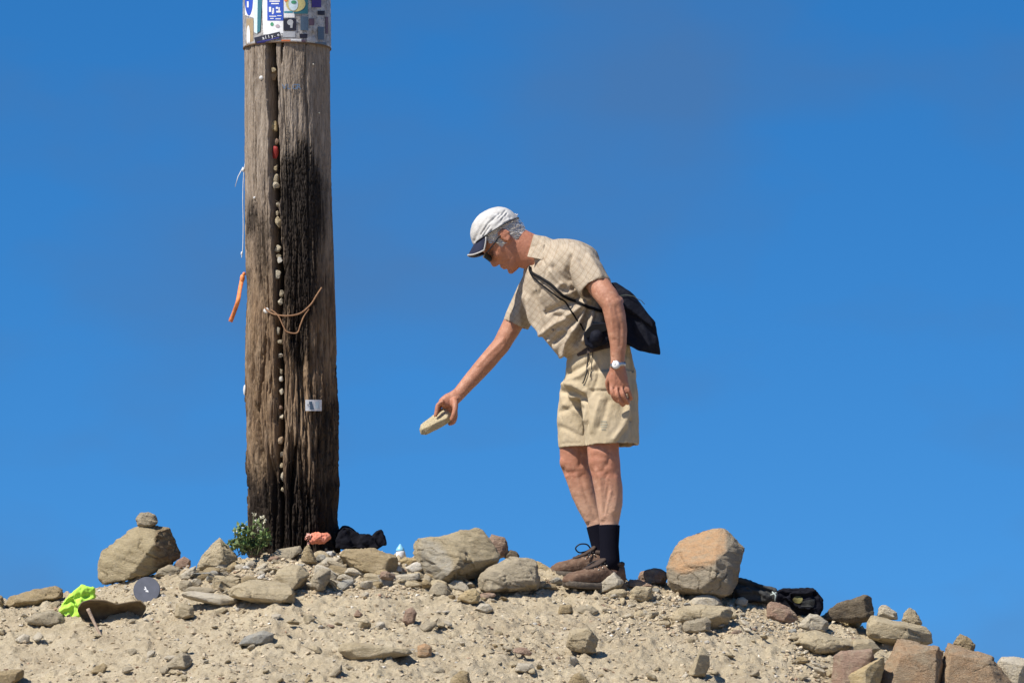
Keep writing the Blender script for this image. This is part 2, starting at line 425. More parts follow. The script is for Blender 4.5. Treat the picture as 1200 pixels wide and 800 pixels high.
rock('long low brown stone on the crest left of the neon yellow cloth', [(3, 711), (8, 699), (30, 692), (66, 685), (74, 688), (76, 700), (60, 707), (20, 713)], [(14, 706, -.05), (68, 700, -.05), (40, 696, -.04)], .12, 'rock_ochre')
rock('small dark stone touching the end of the long low brown stone', [(-14, 700), (-6, 694), (3, 698), (5, 706), (2, 712), (-14, 714)], (), .08, 'rock_ochre')
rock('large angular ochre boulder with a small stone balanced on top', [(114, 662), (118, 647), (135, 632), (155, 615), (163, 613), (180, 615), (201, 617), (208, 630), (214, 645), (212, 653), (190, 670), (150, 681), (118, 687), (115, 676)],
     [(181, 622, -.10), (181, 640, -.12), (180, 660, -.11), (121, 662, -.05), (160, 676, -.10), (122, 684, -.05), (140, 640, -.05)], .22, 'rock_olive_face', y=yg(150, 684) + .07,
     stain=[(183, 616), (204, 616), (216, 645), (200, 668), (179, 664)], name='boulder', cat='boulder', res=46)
rock('rounded knobbly stone balanced on top of the ochre boulder', [(160, 616), (159, 606), (164, 600), (174, 599), (183, 603), (186, 609), (184, 614), (176, 617), (166, 618)], (), .06, 'rock_grey', y=yg(150, 684) + .04)
rock('flat grey flake leaning against the foot of the ochre boulder', [(180, 674), (186, 667), (198, 660), (211, 665), (213, 671), (192, 677)], (), .08, 'rock_grey')
rock('small reddish stone beside the dark face of the ochre boulder', [(202, 663), (208, 656), (216, 651), (224, 656), (223, 664), (210, 667)], (), .07, 'rock_red')
rock('pointed slab with a white tip left of the flowering plant', [(228, 666), (235, 652), (247, 637), (256, 626), (262, 634), (276, 648), (279, 655), (258, 669), (232, 670)],
     [(259, 641, -.05), (262, 663, -.07), (236, 662, -.05)], .12, 'rock_tan', y=yg(250, 670) + .03)
rock('pale pointed shard between the ochre boulder and the white tipped slab', [(210, 674), (220, 666), (230, 662), (231, 669), (222, 680), (212, 679)], (), .06, 'rock_pale')
rock('long thin tan slab lying like a plank below the rubble', [(212, 694), (228, 692), (258, 697), (281, 700), (283, 705), (276, 709), (258, 708), (214, 699)], [(214, 696, -.05), (258, 701, -.06), (258, 708, -.06), (279, 703, -.03)], .10, 'rock_pale', rough=.5)
rock('thin grey slab resting just above the plank-like slab', [(214, 691), (225, 686), (248, 688), (258, 693), (252, 696), (222, 694)], (), .09, 'rock_grey', rough=.6)
rock('half buried pale slab beside the white tipped slab', [(247, 680), (252, 673), (270, 675), (297, 678), (292, 686), (264, 694), (250, 691)], (), .13, 'rock_tan', rough=.7)
rock('big pale slab lying below the pole with a dark broken end', [(267, 690), (280, 681), (300, 677), (340, 683), (346, 694), (344, 707), (330, 708), (300, 706), (268, 698)], [(275, 692, -.06), (343, 696, -.07), (330, 706, -.07), (280, 699, -.06)], .16, 'rock_tan', res=44, rough=.8)
rock('pale wedge stone resting on the big pale slab below the pole', [(320, 682), (324, 667), (340, 661), (354, 662), (363, 673), (357, 685), (344, 695), (320, 693)], [(325, 672, -.05), (355, 674, -.07), (343, 690, -.08)], .13, 'rock_tan', rough=.8)
rock('upright grey brown stone with a dark hollow, below the pole', [(357, 693), (365, 676), (377, 665), (388, 667), (387, 678), (380, 692), (368, 695)], [(370, 678, -.06), (372, 692, -.06)], .10, 'rock_grey')
rock('finger shaped brown stone in the rubble right of the hollow stone', [(383, 666), (387, 661), (395, 662), (414, 667), (417, 672), (412, 677), (400, 676), (386, 670)], (), .06, 'rock_ochre', rough=.5)
rock('tilted tan flagstone at the very foot of the pole', [(319, 650), (325, 643), (352, 639), (355, 645), (344, 653), (336, 657), (321, 658)], [(322, 652, -.04), (340, 655, -.05)], .10, 'rock_grey', rough=.6)
rock('brown triangular stone at the foot of the pole', [(352, 657), (356, 641), (362, 637), (368, 648), (373, 661), (360, 661)], (), .07, 'rock_ochre')
rock('bright white quartz lump in the rubble at the pole', [(379, 650), (384, 645), (390, 645), (391, 651), (386, 656), (376, 659), (375, 655)], (), .05, 'rock_white', rough=1.4)
rock('flat white stone just below the quartz lump', [(374, 660), (382, 652), (402, 653), (405, 660), (392, 664), (376, 665)], (), .07, 'rock_pale')
rock('long brown block of fissured stone behind the black bundle', [(394, 652), (404, 643), (425, 645), (436, 643), (450, 648), (465, 650), (467, 662), (466, 674), (450, 676), (430, 672), (416, 667), (398, 658)],
     [(424, 650, -.05), (424, 668, -.06), (446, 654, -.07), (446, 674, -.07), (464, 655, -.05)], .15, 'rock_ochre', res=44)
rock('small square tan block under the fissured brown stone', [(426, 671), (436, 671), (446, 673), (447, 684), (430, 685), (426, 681)], [(428, 674, -.03), (445, 675, -.03), (444, 684, -.03), (430, 684, -.03)], .07, 'rock_tan', rough=.4)
rock('narrow pale bar of stone beside the square tan block', [(449, 676), (467, 673), (493, 670), (494, 678), (470, 683), (450, 684)], (), .06, 'rock_pale', rough=.5)
rock('white slab wedged behind the narrow pale bar', [(474, 664), (484, 659), (496, 655), (499, 667), (482, 673)], (), .08, 'rock_white', rough=.5)
rock('flat yellowish stone above the white wedged slab', [(466, 658), (474, 652), (490, 654), (492, 658), (478, 663)], (), .07, 'rock_yellow')
rock('big boulder with a grey broken face between the pole and the man', [(481, 636), (484, 631), (497, 630), (530, 624), (558, 619), (566, 621), (575, 632), (588, 652), (580, 662), (560, 676), (526, 687), (515, 688), (496, 681), (492, 668), (488, 652)],
     [(497, 634, -.09), (517, 640, -.13), (527, 655, -.17), (528, 670, -.17), (518, 686, -.14), (495, 678, -.09), (560, 657, -.10), (586, 653, -.03), (540, 630, -.06)], .26, 'rock_two_tone', y=yg(515, 688) + .13,
     stain=[(494, 630), (515, 637), (529, 655), (529, 672), (516, 690), (490, 684)], name='boulder', cat='boulder', res=52)
rock('reddish stone peeping out behind the big grey faced boulder', [(571, 634), (576, 625), (592, 629), (596, 640), (597, 652), (584, 654)], (), .10, 'rock_red', y=.36)
rock('dark flat stone between the reddish stone and the wide grey boulder', [(590, 652), (598, 644), (606, 645), (609, 652), (600, 658)], (), .08, 'rock_dark', y=.36)
rock('wide low grey boulder beside the toes of the shoes', [(559, 678), (565, 668), (583, 658), (600, 652), (618, 651), (628, 656), (630, 668), (635, 682), (630, 691), (602, 693), (575, 698), (560, 692)],
     [(578, 671, -.09), (574, 692, -.10), (628, 685, -.08), (568, 674, -.07), (616, 656, -.04), (600, 684, -.10)], .18, 'rock_grey', name='boulder', cat='boulder', res=46)
rock('rounded yellow stone in front of the wide grey boulder', [(534, 701), (545, 692), (557, 688), (563, 697), (561, 706), (550, 708)], (), .07, 'rock_yellow')
rock('yellow brown wedge between the wide grey boulder and the shoes', [(624, 659), (630, 656), (648, 667), (643, 673), (627, 676)], (), .08, 'rock_yellow', y=.30)
rock('cream angular stone leaning against the heel of the near shoe', [(695, 688), (700, 680), (720, 667), (729, 675), (732, 682), (728, 689), (706, 696), (697, 695)], [(702, 684, -.05), (722, 671, -.04), (727, 684, -.06), (704, 694, -.05)], .08, 'rock_pale', rough=.7)
rock('flat tan stone under the cream stone at the heel', [(709, 695), (720, 690), (733, 689), (736, 695), (728, 703), (712, 702)], (), .07, 'rock_tan')
rock('pinkish brown stone left of the orange faced boulder', [(747, 678), (750, 669), (766, 665), (780, 667), (783, 673), (781, 684), (762, 686), (750, 684)], (), .10, 'rock_red')
rock('square tan stone below the pinkish stones', [(738, 692), (744, 686), (764, 687), (767, 698), (756, 705), (740, 703)], (), .07, 'rock_tan')
rock('flat pink stone between the heel and the square tan stone', [(732, 686), (738, 678), (752, 680), (766, 686), (746, 690)], (), .07, 'rock_red')
rock('large boulder with a smooth orange face standing on the crest', [(782, 685), (781, 668), (784, 651), (795, 632), (810, 624), (835, 617), (850, 618), (862, 628), (872, 643), (868, 660), (862, 688), (857, 697), (842, 700), (815, 700), (800, 698), (788, 693)],
     [(785, 662, -.04), (803, 669, -.13), (832, 661, -.16), (852, 646, -.10), (853, 630, -.02), (803, 688, -.11), (853, 697, -.12), (864, 655, -.05), (784, 681, -.04), (828, 693, -.13)], .26, 'rock_orange_face', y=yg(820, 702) + .02,
     stain=[(783, 664), (803, 672), (832, 662), (850, 646), (851, 622), (833, 616), (808, 623), (790, 640)], name='boulder', cat='boulder', res=54, rough=.85)
rock('smooth cream stone under the orange faced boulder', [(805, 706), (815, 698), (830, 696), (843, 700), (848, 709), (838, 714), (810, 713)], (), .10, 'rock_pale', rough=.5)
rock('layered tan slab below the orange faced boulder', [(784, 724), (787, 714), (805, 709), (845, 708), (856, 710), (862, 717), (858, 724), (850, 735), (834, 740), (800, 734), (786, 732)], [(788, 718, -.05), (852, 714, -.06), (858, 720, -.05), (835, 724, -.07), (790, 728, -.04)], .14, 'rock_tan', res=44)
rock('oblong grey tan stone propped before the layered slab', [(799, 733), (801, 728), (828, 722), (834, 727), (833, 738), (820, 742), (802, 740)], (), .06, 'rock_grey', rough=.5)
rock('little round cream stone in the shadow beside the black jacket', [(861, 705), (864, 700), (871, 699), (877, 703), (876, 709), (866, 711)], (), .04, 'rock_pale', rough=.5)
rock('pink triangular stone in front of the black jacket', [(898, 722), (899, 709), (904, 704), (914, 705), (926, 711), (938, 725), (930, 732), (910, 730)], (), .10, 'rock_red')
rock('knobbly pale stone right of the pink triangular stone', [(934, 734), (942, 724), (949, 718), (957, 719), (964, 727), (973, 730), (971, 740), (950, 741)], (), .09, 'rock_pale', rough=1.5)
rock('broad flat tan stone lying below the knobbly pale stone', [(927, 750), (934, 741), (955, 737), (972, 742), (986, 747), (1005, 752), (1001, 761), (975, 768), (950, 765), (932, 757)], [(932, 748, -.06), (960, 752, -.09), (998, 756, -.05), (960, 764, -.07)], .14, 'rock_tan', res=44)
rock('barrel shaped tan stone in front of the dark slab', [(972, 724), (984, 713), (999, 711), (1008, 716), (1012, 728), (1006, 737), (992, 737), (976, 730)], [(1000, 717, -.05), (1002, 733, -.05), (985, 720, -.03)], .10, 'rock_yellow', rough=.6)
rock('dark upright slab casting shade behind the barrel shaped stone', [(962, 726), (966, 716), (980, 707), (1014, 696), (1023, 696), (1026, 714), (1021, 727), (1000, 730)], [(1016, 700, -.03), (1014, 722, -.03)], .08, 'rock_dark', y=.18)
rock('square cut tan block topped by two loose stones', [(1015, 742), (1017, 727), (1021, 720), (1062, 728), (1085, 735), (1091, 742), (1093, 753), (1084, 756), (1058, 753), (1038, 755), (1018, 748)],
     [(1020, 726, -.06), (1061, 734, -.10), (1060, 750, -.10), (1019, 745, -.06), (1090, 743, -.02)], .16, 'rock_tan', y=.12, rough=.6, res=44)
rock('pale rounded stone on the left top of the square cut block', [(1027, 722), (1030, 709), (1038, 708), (1051, 717), (1052, 726)], (), .07, 'rock_pale', y=.20)
rock('pointed tan stone on the right top of the square cut block', [(1056, 727), (1060, 716), (1066, 711), (1073, 714), (1083, 732), (1070, 734)], (), .07, 'rock_tan', y=.20)
rock('purple grey block with a pale edge below the flat tan stone', [(973, 812), (977, 768), (985, 762), (1022, 759), (1026, 778), (1016, 812)], [(986, 766, -.05), (1022, 763, -.05), (990, 808, -.08), (1015, 800, -.05)], .16, 'rock_red', y=-.62, rough=.5)
rock('narrow yellow wedge between the purple block and the rust slab', [(990, 812), (992, 789), (1014, 778), (1038, 767), (1036, 786), (1028, 812)], [(994, 792, -.03), (1014, 782, -.06), (1014, 808, -.07)], .10, 'rock_yellow', y=-.66, rough=.5)
rock('big leaning rust brown slab with a pale left edge', [(1024, 815), (1038, 775), (1051, 747), (1062, 748), (1100, 757), (1106, 763), (1101, 815)], [(1060, 754, -.07), (1040, 812, -.10), (1098, 762, -.05), (1095, 812, -.10)], .14, 'rock_rust', y=-.55, res=46, rough=.6)
rock('big rust brown slab with a rounded right shoulder', [(1098, 815), (1103, 778), (1110, 751), (1114, 760), (1140, 764), (1163, 769), (1171, 781), (1186, 800), (1195, 815)], [(1114, 766, -.07), (1108, 812, -.10), (1158, 774, -.06), (1170, 812, -.09)], .16, 'rock_rust', y=-.52, res=46, rough=.6)
rock('little jagged dark stone perched on the rust brown slabs', [(1115, 760), (1119, 750), (1125, 741), (1131, 744), (1144, 755), (1141, 764), (1128, 765)], (), .06, 'rock_ochre', y=-.42, rough=1.6)
rock('smooth cream stone beside the rounded rust brown slab', [(1166, 785), (1168, 773), (1174, 769), (1190, 769), (1212, 773), (1214, 812), (1188, 812)], [(1176, 775, -.05), (1205, 780, -.06), (1192, 805, -.07)], .14, 'rock_pale', y=-.45, rough=.5)
rock('tan angular stone with a dark side on the open sand', [(663, 756), (667, 739), (676, 736), (690, 735), (702, 748), (698, 764), (684, 766), (668, 762)], [(690, 738, -.04), (684, 763, -.05), (670, 744, -.04)], .08, 'rock_tan', stain=None)
rock('upright wedge of tan stone standing alone in the sand', [(804, 793), (818, 765), (822, 756), (831, 763), (832, 780), (826, 793)], [(819, 767, -.05), (831, 766, -.02), (812, 791, -.05), (826, 788, -.03)], .06, 'rock_tan', rough=.4)
rock('small orange brick-like stone on the open sand', [(489, 769), (489, 756), (498, 753), (506, 757), (506, 768), (500, 771)], (), .05, 'rock_orange_face', stain=[(485, 750), (510, 750), (510, 768), (485, 768)], rough=.4)
rock('long buried tan stone barely rising from the sand', [(394, 763), (400, 753), (415, 751), (450, 756), (480, 759), (487, 765), (450, 774), (410, 775)], (), .16, 'rock_tan', rough=.5)
rock('round grey pink stone on the sand below the big boulder', [(471, 728), (475, 714), (484, 710), (489, 718), (486, 730), (478, 733)], (), .06, 'rock_red', rough=.5)
rock('dark topped tan stone sunk in the sand below the orange stone', [(526, 806), (529, 792), (540, 785), (549, 787), (554, 806)], (), .08, 'rock_ochre')
rock('smooth grey oval stone on the sand below the shoes', [(671, 715), (680, 708), (694, 709), (702, 715), (699, 722), (684, 722)], (), .07, 'rock_grey', rough=.35)
rock('little brown brick-like stone beside the smooth grey oval', [(653, 719), (656, 708), (670, 708), (672, 717), (662, 720)], (), .05, 'rock_ochre', rough=.4)
rock('flat cream pebble below the rounded yellow stone', [(557, 713), (563, 706), (574, 707), (579, 714), (570, 719)], (), .05, 'rock_pale', rough=.5)
rock('dusty grey slab crumbling below the long low brown stone', [(27, 726), (40, 718), (62, 714), (74, 719), (78, 730), (60, 735), (34, 732)], (), .12, 'rock_grey', rough=.8)
rock('cream pebble on the sand below the dusty grey slab', [(17, 749), (28, 741), (35, 744), (35, 752), (22, 754)], (), .05, 'rock_pale', rough=.5)
rock('flat dark edged slab jutting from the sand in the lowest corner', [(-14, 808), (-14, 787), (12, 787), (30, 783), (28, 793), (8, 808)], (), .10, 'rock_ochre', rough=.6)
rock('upright tan stone on the sand below the plank-like slab', [(204, 722), (206, 706), (220, 706), (227, 712), (228, 722), (212, 726)], (), .06, 'rock_tan', rough=.6)
rock('blunt tan stone with a grey end on the open sand', [(186, 784), (198, 775), (213, 763), (223, 767), (226, 776), (216, 786)], [(214, 767, -.04), (216, 783, -.05)], .08, 'rock_grey', rough=.7)
rock('thin tilted flake right of the upright tan stone', [(242, 720), (250, 714), (263, 710), (268, 713), (260, 720)], (), .05, 'rock_tan', rough=.5)
rock('smooth blue grey stone on the sand below the big pale slab', [(278, 755), (289, 744), (308, 738), (321, 742), (320, 752), (300, 757)], (), .09, 'rock_blue', rough=.4)
rock('brown stone with a flat top near the blunt tan stone', [(105, 788), (112, 780), (121, 776), (127, 780), (122, 789)], (), .05, 'rock_ochre', rough=.6)
rock('white flat chip on the sand below the angular dark sided stone', [(603, 786), (606, 776), (624, 777), (628, 784), (615, 788)], (), .05, 'rock_pale', rough=.4)
rock('long grey chip standing on edge below the buried tan stone', [(386, 792), (392, 783), (400, 777), (402, 784), (392, 794)], (), .05, 'rock_grey', rough=.5)
rock('small dark peaked stone at the lowest edge of the sand', [(664, 804), (670, 791), (679, 786), (692, 800), (690, 806)], (), .06, 'rock_ochre')
rock('brown peaked stone sunk in the sand below the pole rubble', [(414, 721), (419, 713), (426, 720), (424, 723)], (), .04, 'rock_red')
rock('tan slab half sunk below the square cut tan block', [(985, 760), (1000, 748), (1022, 748), (1032, 760), (1020, 770), (995, 770)], (), .14, 'rock_tan', y=-.25, rough=.5)

# ------------------------------------------------------------------ small loose stones, each one an object
def chip_mesh(seed, flat, bevel=True):
    rnd = random.Random(seed); g = Geo(); pts = []
    for k in range(15 if bevel else 9):
        v = Vector((rnd.gauss(0, 1), rnd.gauss(0, 1), rnd.gauss(0, 1))).normalized()
        m = max(abs(v.x), abs(v.y), abs(v.z)); v = v * (0.45 + 0.55 / m * 0.62) * rnd.uniform(0.8, 1.0)
        pts.append(Vector((v.x, v.y * 0.8, v.z * flat)))
    hull(g, pts); me = mesh_data('chip', g.V, g.F, False)
    if bevel:
        bm = bmesh.new(); bm.from_mesh(me)
        bmesh.ops.dissolve_limit(bm, angle_limit=R(14), verts=bm.verts, edges=bm.edges)
        bmesh.ops.bevel(bm, geom=list(bm.edges), offset=0.09, segments=1, affect='EDGES', profile=0.6)
        bmesh.ops.triangulate(bm, faces=bm.faces)
        bmesh.ops.subdivide_edges(bm, edges=[e for e in bm.edges if e.calc_length() > 0.45], cuts=1)
        bmesh.ops.triangulate(bm, faces=bm.faces); bm.to_mesh(me); bm.free()
        V = vco(me); setco(me, V * (1 + 0.11 * fbm(V * 1.6 + seed, 3))[:, None])
    return me
CHIPS = [chip_mesh(100 + i, [0.75, 0.5, 0.32, 0.62, 0.4][i % 5]) for i in range(12)]
CC = {}
words = {'rock_tan': 'tan', 'rock_grey': 'grey', 'rock_pale': 'cream', 'rock_red': 'reddish', 'rock_ochre': 'brown', 'rock_white': 'white', 'rock_yellow': 'yellowish', 'rock_blue': 'blue grey'}
def scatter(n, poly, smin, smax, mats, where, grp, seed):
    rnd = random.Random(seed); xs = [p[0] for p in poly]; ys = [p[1] for p in poly]; k = 0; tries = 0
    while k < n and tries < n * 30:
        tries += 1; px = rnd.uniform(min(xs), max(xs)); py = rnd.uniform(min(ys), max(ys))
        if not inpoly(np.array([[px, py]]), poly)[0]: continue
        p = on_ground(px, py)
        if p is None: continue
        s = smin * (smax / smin) ** (rnd.random() ** 1.3); s = s / 300.0 / 2
        mt = rnd.choices(list(mats), list(mats.values()))[0]; ci = rnd.randrange(len(CHIPS))
        if (ci, mt) not in CC:
            m2 = CHIPS[ci].copy(); m2.materials.clear(); m2.materials.append(M[mt]); CC[(ci, mt)] = m2
        o = bpy.data.objects.new('small_stone', CC[(ci, mt)]); col.objects.link(o)
        o.scale = (s * rnd.uniform(.85, 1.35), s * rnd.uniform(.8, 1.2), s * rnd.uniform(.7, 1.1))
        o.rotation_euler = (rnd.gauss(0.25, .25), rnd.gauss(0, .28), rnd.uniform(0, 6.28))
        o.location = (p.x, p.y, p.z + s * rnd.uniform(0.0, 0.42))
        sz = 'tiny' if s < .018 else 'small' if s < .03 else 'fist sized'; shp = ['blocky', 'angular', 'flat', 'chunky', 'thin'][ci % 5]
        tag(o, '%s %s %s stone %s' % (sz, shp, words[mt], where), 'stone', '%s %s %s stones %s' % (sz, shp, words[mt], grp)); k += 1
base_mix = {'rock_tan': 5, 'rock_grey': 2, 'rock_pale': 3, 'rock_red': 1, 'rock_ochre': 2}
scatter(130, [(222, 674), (262, 664), (330, 652), (460, 656), (500, 670), (560, 684), (660, 682), (655, 694), (560, 700), (498, 692), (420, 690), (300, 702), (215, 692)], 16, 44,
        {'rock_tan': 5, 'rock_grey': 3, 'rock_pale': 4, 'rock_red': 1.5, 'rock_ochre': 2, 'rock_white': 1.2, 'rock_blue': 1}, 'in the rubble at the foot of the wooden pole', 'in the rubble round the pole', 1)
scatter(22, [(400, 686), (660, 692), (700, 700), (690, 722), (420, 722)], 6, 18, base_mix, 'on the sand just below the big boulders', 'below the big boulders', 2)
scatter(56, [(700, 694), (780, 690), (800, 706), (930, 730), (935, 745), (860, 745), (700, 722)], 9, 30, {'rock_tan': 4, 'rock_pale': 4, 'rock_grey': 2, 'rock_red': 1, 'rock_blue': 1}, 'in the rubble near the orange faced boulder', 'near the orange faced boulder', 3)
scatter(34, [(925, 740), (1010, 750), (1020, 775), (1000, 800), (930, 790)], 9, 30, base_mix, 'in the rubble beside the rust brown slabs', 'beside the rust brown slabs', 4)
scatter(22, [(0, 712), (110, 692), (215, 680), (220, 715), (0, 740)], 6, 18, base_mix, 'on the sand round the neon yellow cloth', 'round the neon cloth', 5)
scatter(105, [(0, 735), (200, 718), (600, 718), (930, 745), (970, 800), (0, 800)], 9, 26, {'rock_tan': 6, 'rock_grey': 3, 'rock_pale': 3, 'rock_ochre': 1.5, 'rock_red': .6}, 'lying loose on the open sandy slope', 'loose on the open slope', 6)

# gravel: too small and too many to count
gs = []
for k in range(7):
    me = chip_mesh(300 + k, [0.7, 0.45, 0.3][k % 3], False); gs.append((vco(me), [tuple(p.vertices) for p in me.polygons])); bpy.data.meshes.remove(me)
rs = np.random.RandomState(11); GV = []; GF = []; nv = 0; GC = []
cnt = 0
while cnt < 17000:
    if rs.rand() < 0.75: x = rs.uniform(-2.3, 2.3); y = rs.uniform(-1.3, 0.5)
    else: x = rs.normal([-1.0, 0.6, 1.2][rs.randint(3)], .45); y = rs.normal(0.12, .2)
    if pnoise(np.array([[x * 2.2, y * 2.2, 4.0]]))[0] < rs.uniform(-.75, .35): continue
    s = 0.0024 * (5.5 ** (rs.rand() ** 1.9)); Vb, Fb = gs[rs.randint(7)]
    A = Matrix.Rotation(rs.uniform(0, 6.28), 3, 'Z') @ Matrix.Rotation(rs.normal(.2, .3), 3, 'X')
    V = (Vb * s * rs.uniform(.7, 1.4, 3)) @ np.array(A).T + np.array([x, y, 0])
    GV.append((V, s)); GF += [tuple(i + nv for i in f) for f in Fb]; nv += len(Vb); cnt += 1; GC += [rs.rand()] * len(Vb)
cx = np.array([v.mean(0) for v, s in GV]); cz = gz(cx[:, 0], cx[:, 1])
allv = np.concatenate([v + np.array([0, 0, z + 0.25 * s]) for (v, s), z in zip(GV, cz)])
me = bpy.data.meshes.new('gravel'); me.from_pydata(allv.tolist(), [], GF); me.update(); fattr(me, 'tone', GC)
b = NB('gravel'); t = b.attr('tone')
c = b.mix(b.ramp(t, .1, .9), (0.40, 0.31, 0.20), (0.60, 0.51, 0.37)); c = b.mix(b.ramp(t, .80, .82), c, (0.36, 0.34, 0.30)); c = b.mix(b.ramp(t, .93, .94), c, (0.70, 0.66, 0.58)); c = b.mix(b.ramp(t, .97, .975), c, (.36, .22, .15))
b.color(b.mix(b.math('MULTIPLY', b.ramp(b.noise(90, 3), .4, .65), .5), c, (0.45, 0.37, 0.25))); b.rough(.95, .15); M['gravel'] = b.m
gr = link('gravel', me, 'gravel'); gr['kind'] = 'stuff'; tag(gr, 'fine loose gravel and grit strewn over the sandy slope', 'gravel')

cs_ = []
for k in range(9):
    m_ = chip_mesh(700 + k, [0.7, 0.42, 0.28][k % 3]); cs_.append((vco(m_), [tuple(p.vertices) for p in m_.polygons])); bpy.data.meshes.remove(m_)
rs = np.random.RandomState(23); RV = []; RF = []; RC = []; nv = 0; cnt = 0
while cnt < 3600:
    u = rs.rand()
    if u < .30: px, py = rs.uniform(215, 500), rs.uniform(650, 700)
    elif u < .50: px, py = rs.uniform(700, 960), rs.uniform(692, 745)
    elif u < .60: px, py = rs.uniform(920, 1020), rs.uniform(735, 800)
    else: px, py = rs.uniform(-20, 1000), rs.uniform(700, 802)
    if u >= .60 and pnoise(np.array([[px / 45., py / 22., 9.0]]))[0] < rs.uniform(-.35, .35): continue
    p = on_ground(px, py)
    if p is None: continue
    s_ = 0.0050 * (3.1 ** (rs.rand() ** 1.5)); Vb, Fb = cs_[rs.randint(9)]
    A = np.array(Matrix.Rotation(rs.uniform(0, 6.28), 3, 'Z') @ Matrix.Rotation(rs.normal(.25, .3), 3, 'X'))
    RV.append((Vb * s_ * rs.uniform(.75, 1.4, 3)) @ A.T + np.array([p.x, p.y, p.z + s_ * rs.uniform(0, .35)]))
    RF += [tuple(i + nv for i in f) for f in Fb]; nv += len(Vb); RC += [rs.rand()] * len(Vb); cnt += 1
me = bpy.data.meshes.new('rubble'); me.from_pydata(np.concatenate(RV).tolist(), [], RF); me.update(); fattr(me, 'tone', RC)
rb = link('rubble', me, 'gravel'); rb['kind'] = 'stuff'; tag(rb, 'loose angular stone chips strewn thickly over the mound', 'rubble')

# ------------------------------------------------------------------ the wooden pole
YP = 0.45
pz = [(-330, 336, 50), (0, 336, 50.2), (55, 336.5, 50.5), (200, 337.8, 51), (290, 339.5, 52), (375, 341, 53), (460, 341.5, 53.5), (550, 342.5, 54.3), (600, 343.5, 53.0), (660, 345, 52)]
_pw = [W(c, y, YP) for y, c, h in pz]; _pwz = np.array([p.z for p in _pw])[::-1]; _pwx = np.array([p.x for p in _pw])[::-1]
_pwr = np.array([h / 300 * (DIST + YP) / DIST for y, c, h in pz])[::-1]
def zpy(py): return W(340, py, YP).z
NT, NZ = 460, 640
th = np.linspace(-math.pi, math.pi, NT, endpoint=False); th = th - 0.30 * np.sin(th + 0.1)    # finer towards the side with the crack
zz = np.linspace(zpy(668), zpy(-320), NZ)
TH, ZZ = np.meshgrid(th, zz); t_ = TH.ravel(); z_ = ZZ.ravel()
cx_ = np.interp(z_, _pwz, _pwx); r0 = np.interp(z_, _pwz, _pwr)
facets = [(-62, .985), (-18, .985), (12, .985), (54, .955), (98, .98), (140, .985), (182, .98), (-130, .98), (-98, .985)]
rr = np.ones_like(t_)
for a, d in facets:
    ca = np.cos(t_ - R(a)); rr = np.where(ca > .5, np.minimum(rr, d / np.maximum(ca, .5)), rr)
pyv = np.interp(z_, [zpy(668), zpy(-320)], [668, -320])
low = np.clip((pyv - 330) / 220, 0, 1); mid = np.clip((pyv - 170) / 120, 0, 1)
sx = np.sin(t_); cs = np.cos(t_)
Pn = np.stack([sx * 1.0, -cs * 1.0, z_], 1)
# long drying checks and eroded grain
gr1 = fbm(np.stack([t_ * 9, z_ * 0.55, 0 * z_ + 1], 1) + np.stack([0.5 * pnoise(Pn * [1, 1, 1.5]), 0 * z_, 0 * z_], 1), 3)
gr2 = fbm(np.stack([t_ * 34, z_ * 1.6, 0 * z_ + 7], 1), 3)
gr3 = fbm(np.stack([t_ * 80, z_ * 5.0, 0 * z_ + 2], 1), 2)
chk = np.clip(1 - np.abs(gr1) / (0.07), 0, 1) * np.clip(pnoise(np.stack([t_ * 2.5, z_ * 0.9, 0 * z_ + 3], 1)) + .25 + .3 * mid, 0, 1)
dr = -0.018 * chk * (0.6 + 0.8 * mid) - 0.0022 * (gr2) * (0.6 + 1.3 * low) - 0.0010 * gr3
dr += 0.013 * fbm(np.stack([sx * 3, -cs * 3, z_ * 2.6], 1), 4) * (0.30 + 1.1 * low)
rotn = np.clip(fbm(np.stack([t_ * 6, z_ * 2.6, 0 * z_ + 9], 1), 4) - 0.12, 0, 1); dr -= 0.055 * rotn * (0.10 + 1.1 * low + .35 * mid); pit = np.clip(fbm(np.stack([t_ * 14, z_ * 9, 0 * z_ + 15], 1), 4) - .22, 0, 1); dr -= 0.03 * pit * (.15 + low + .3 * mid)
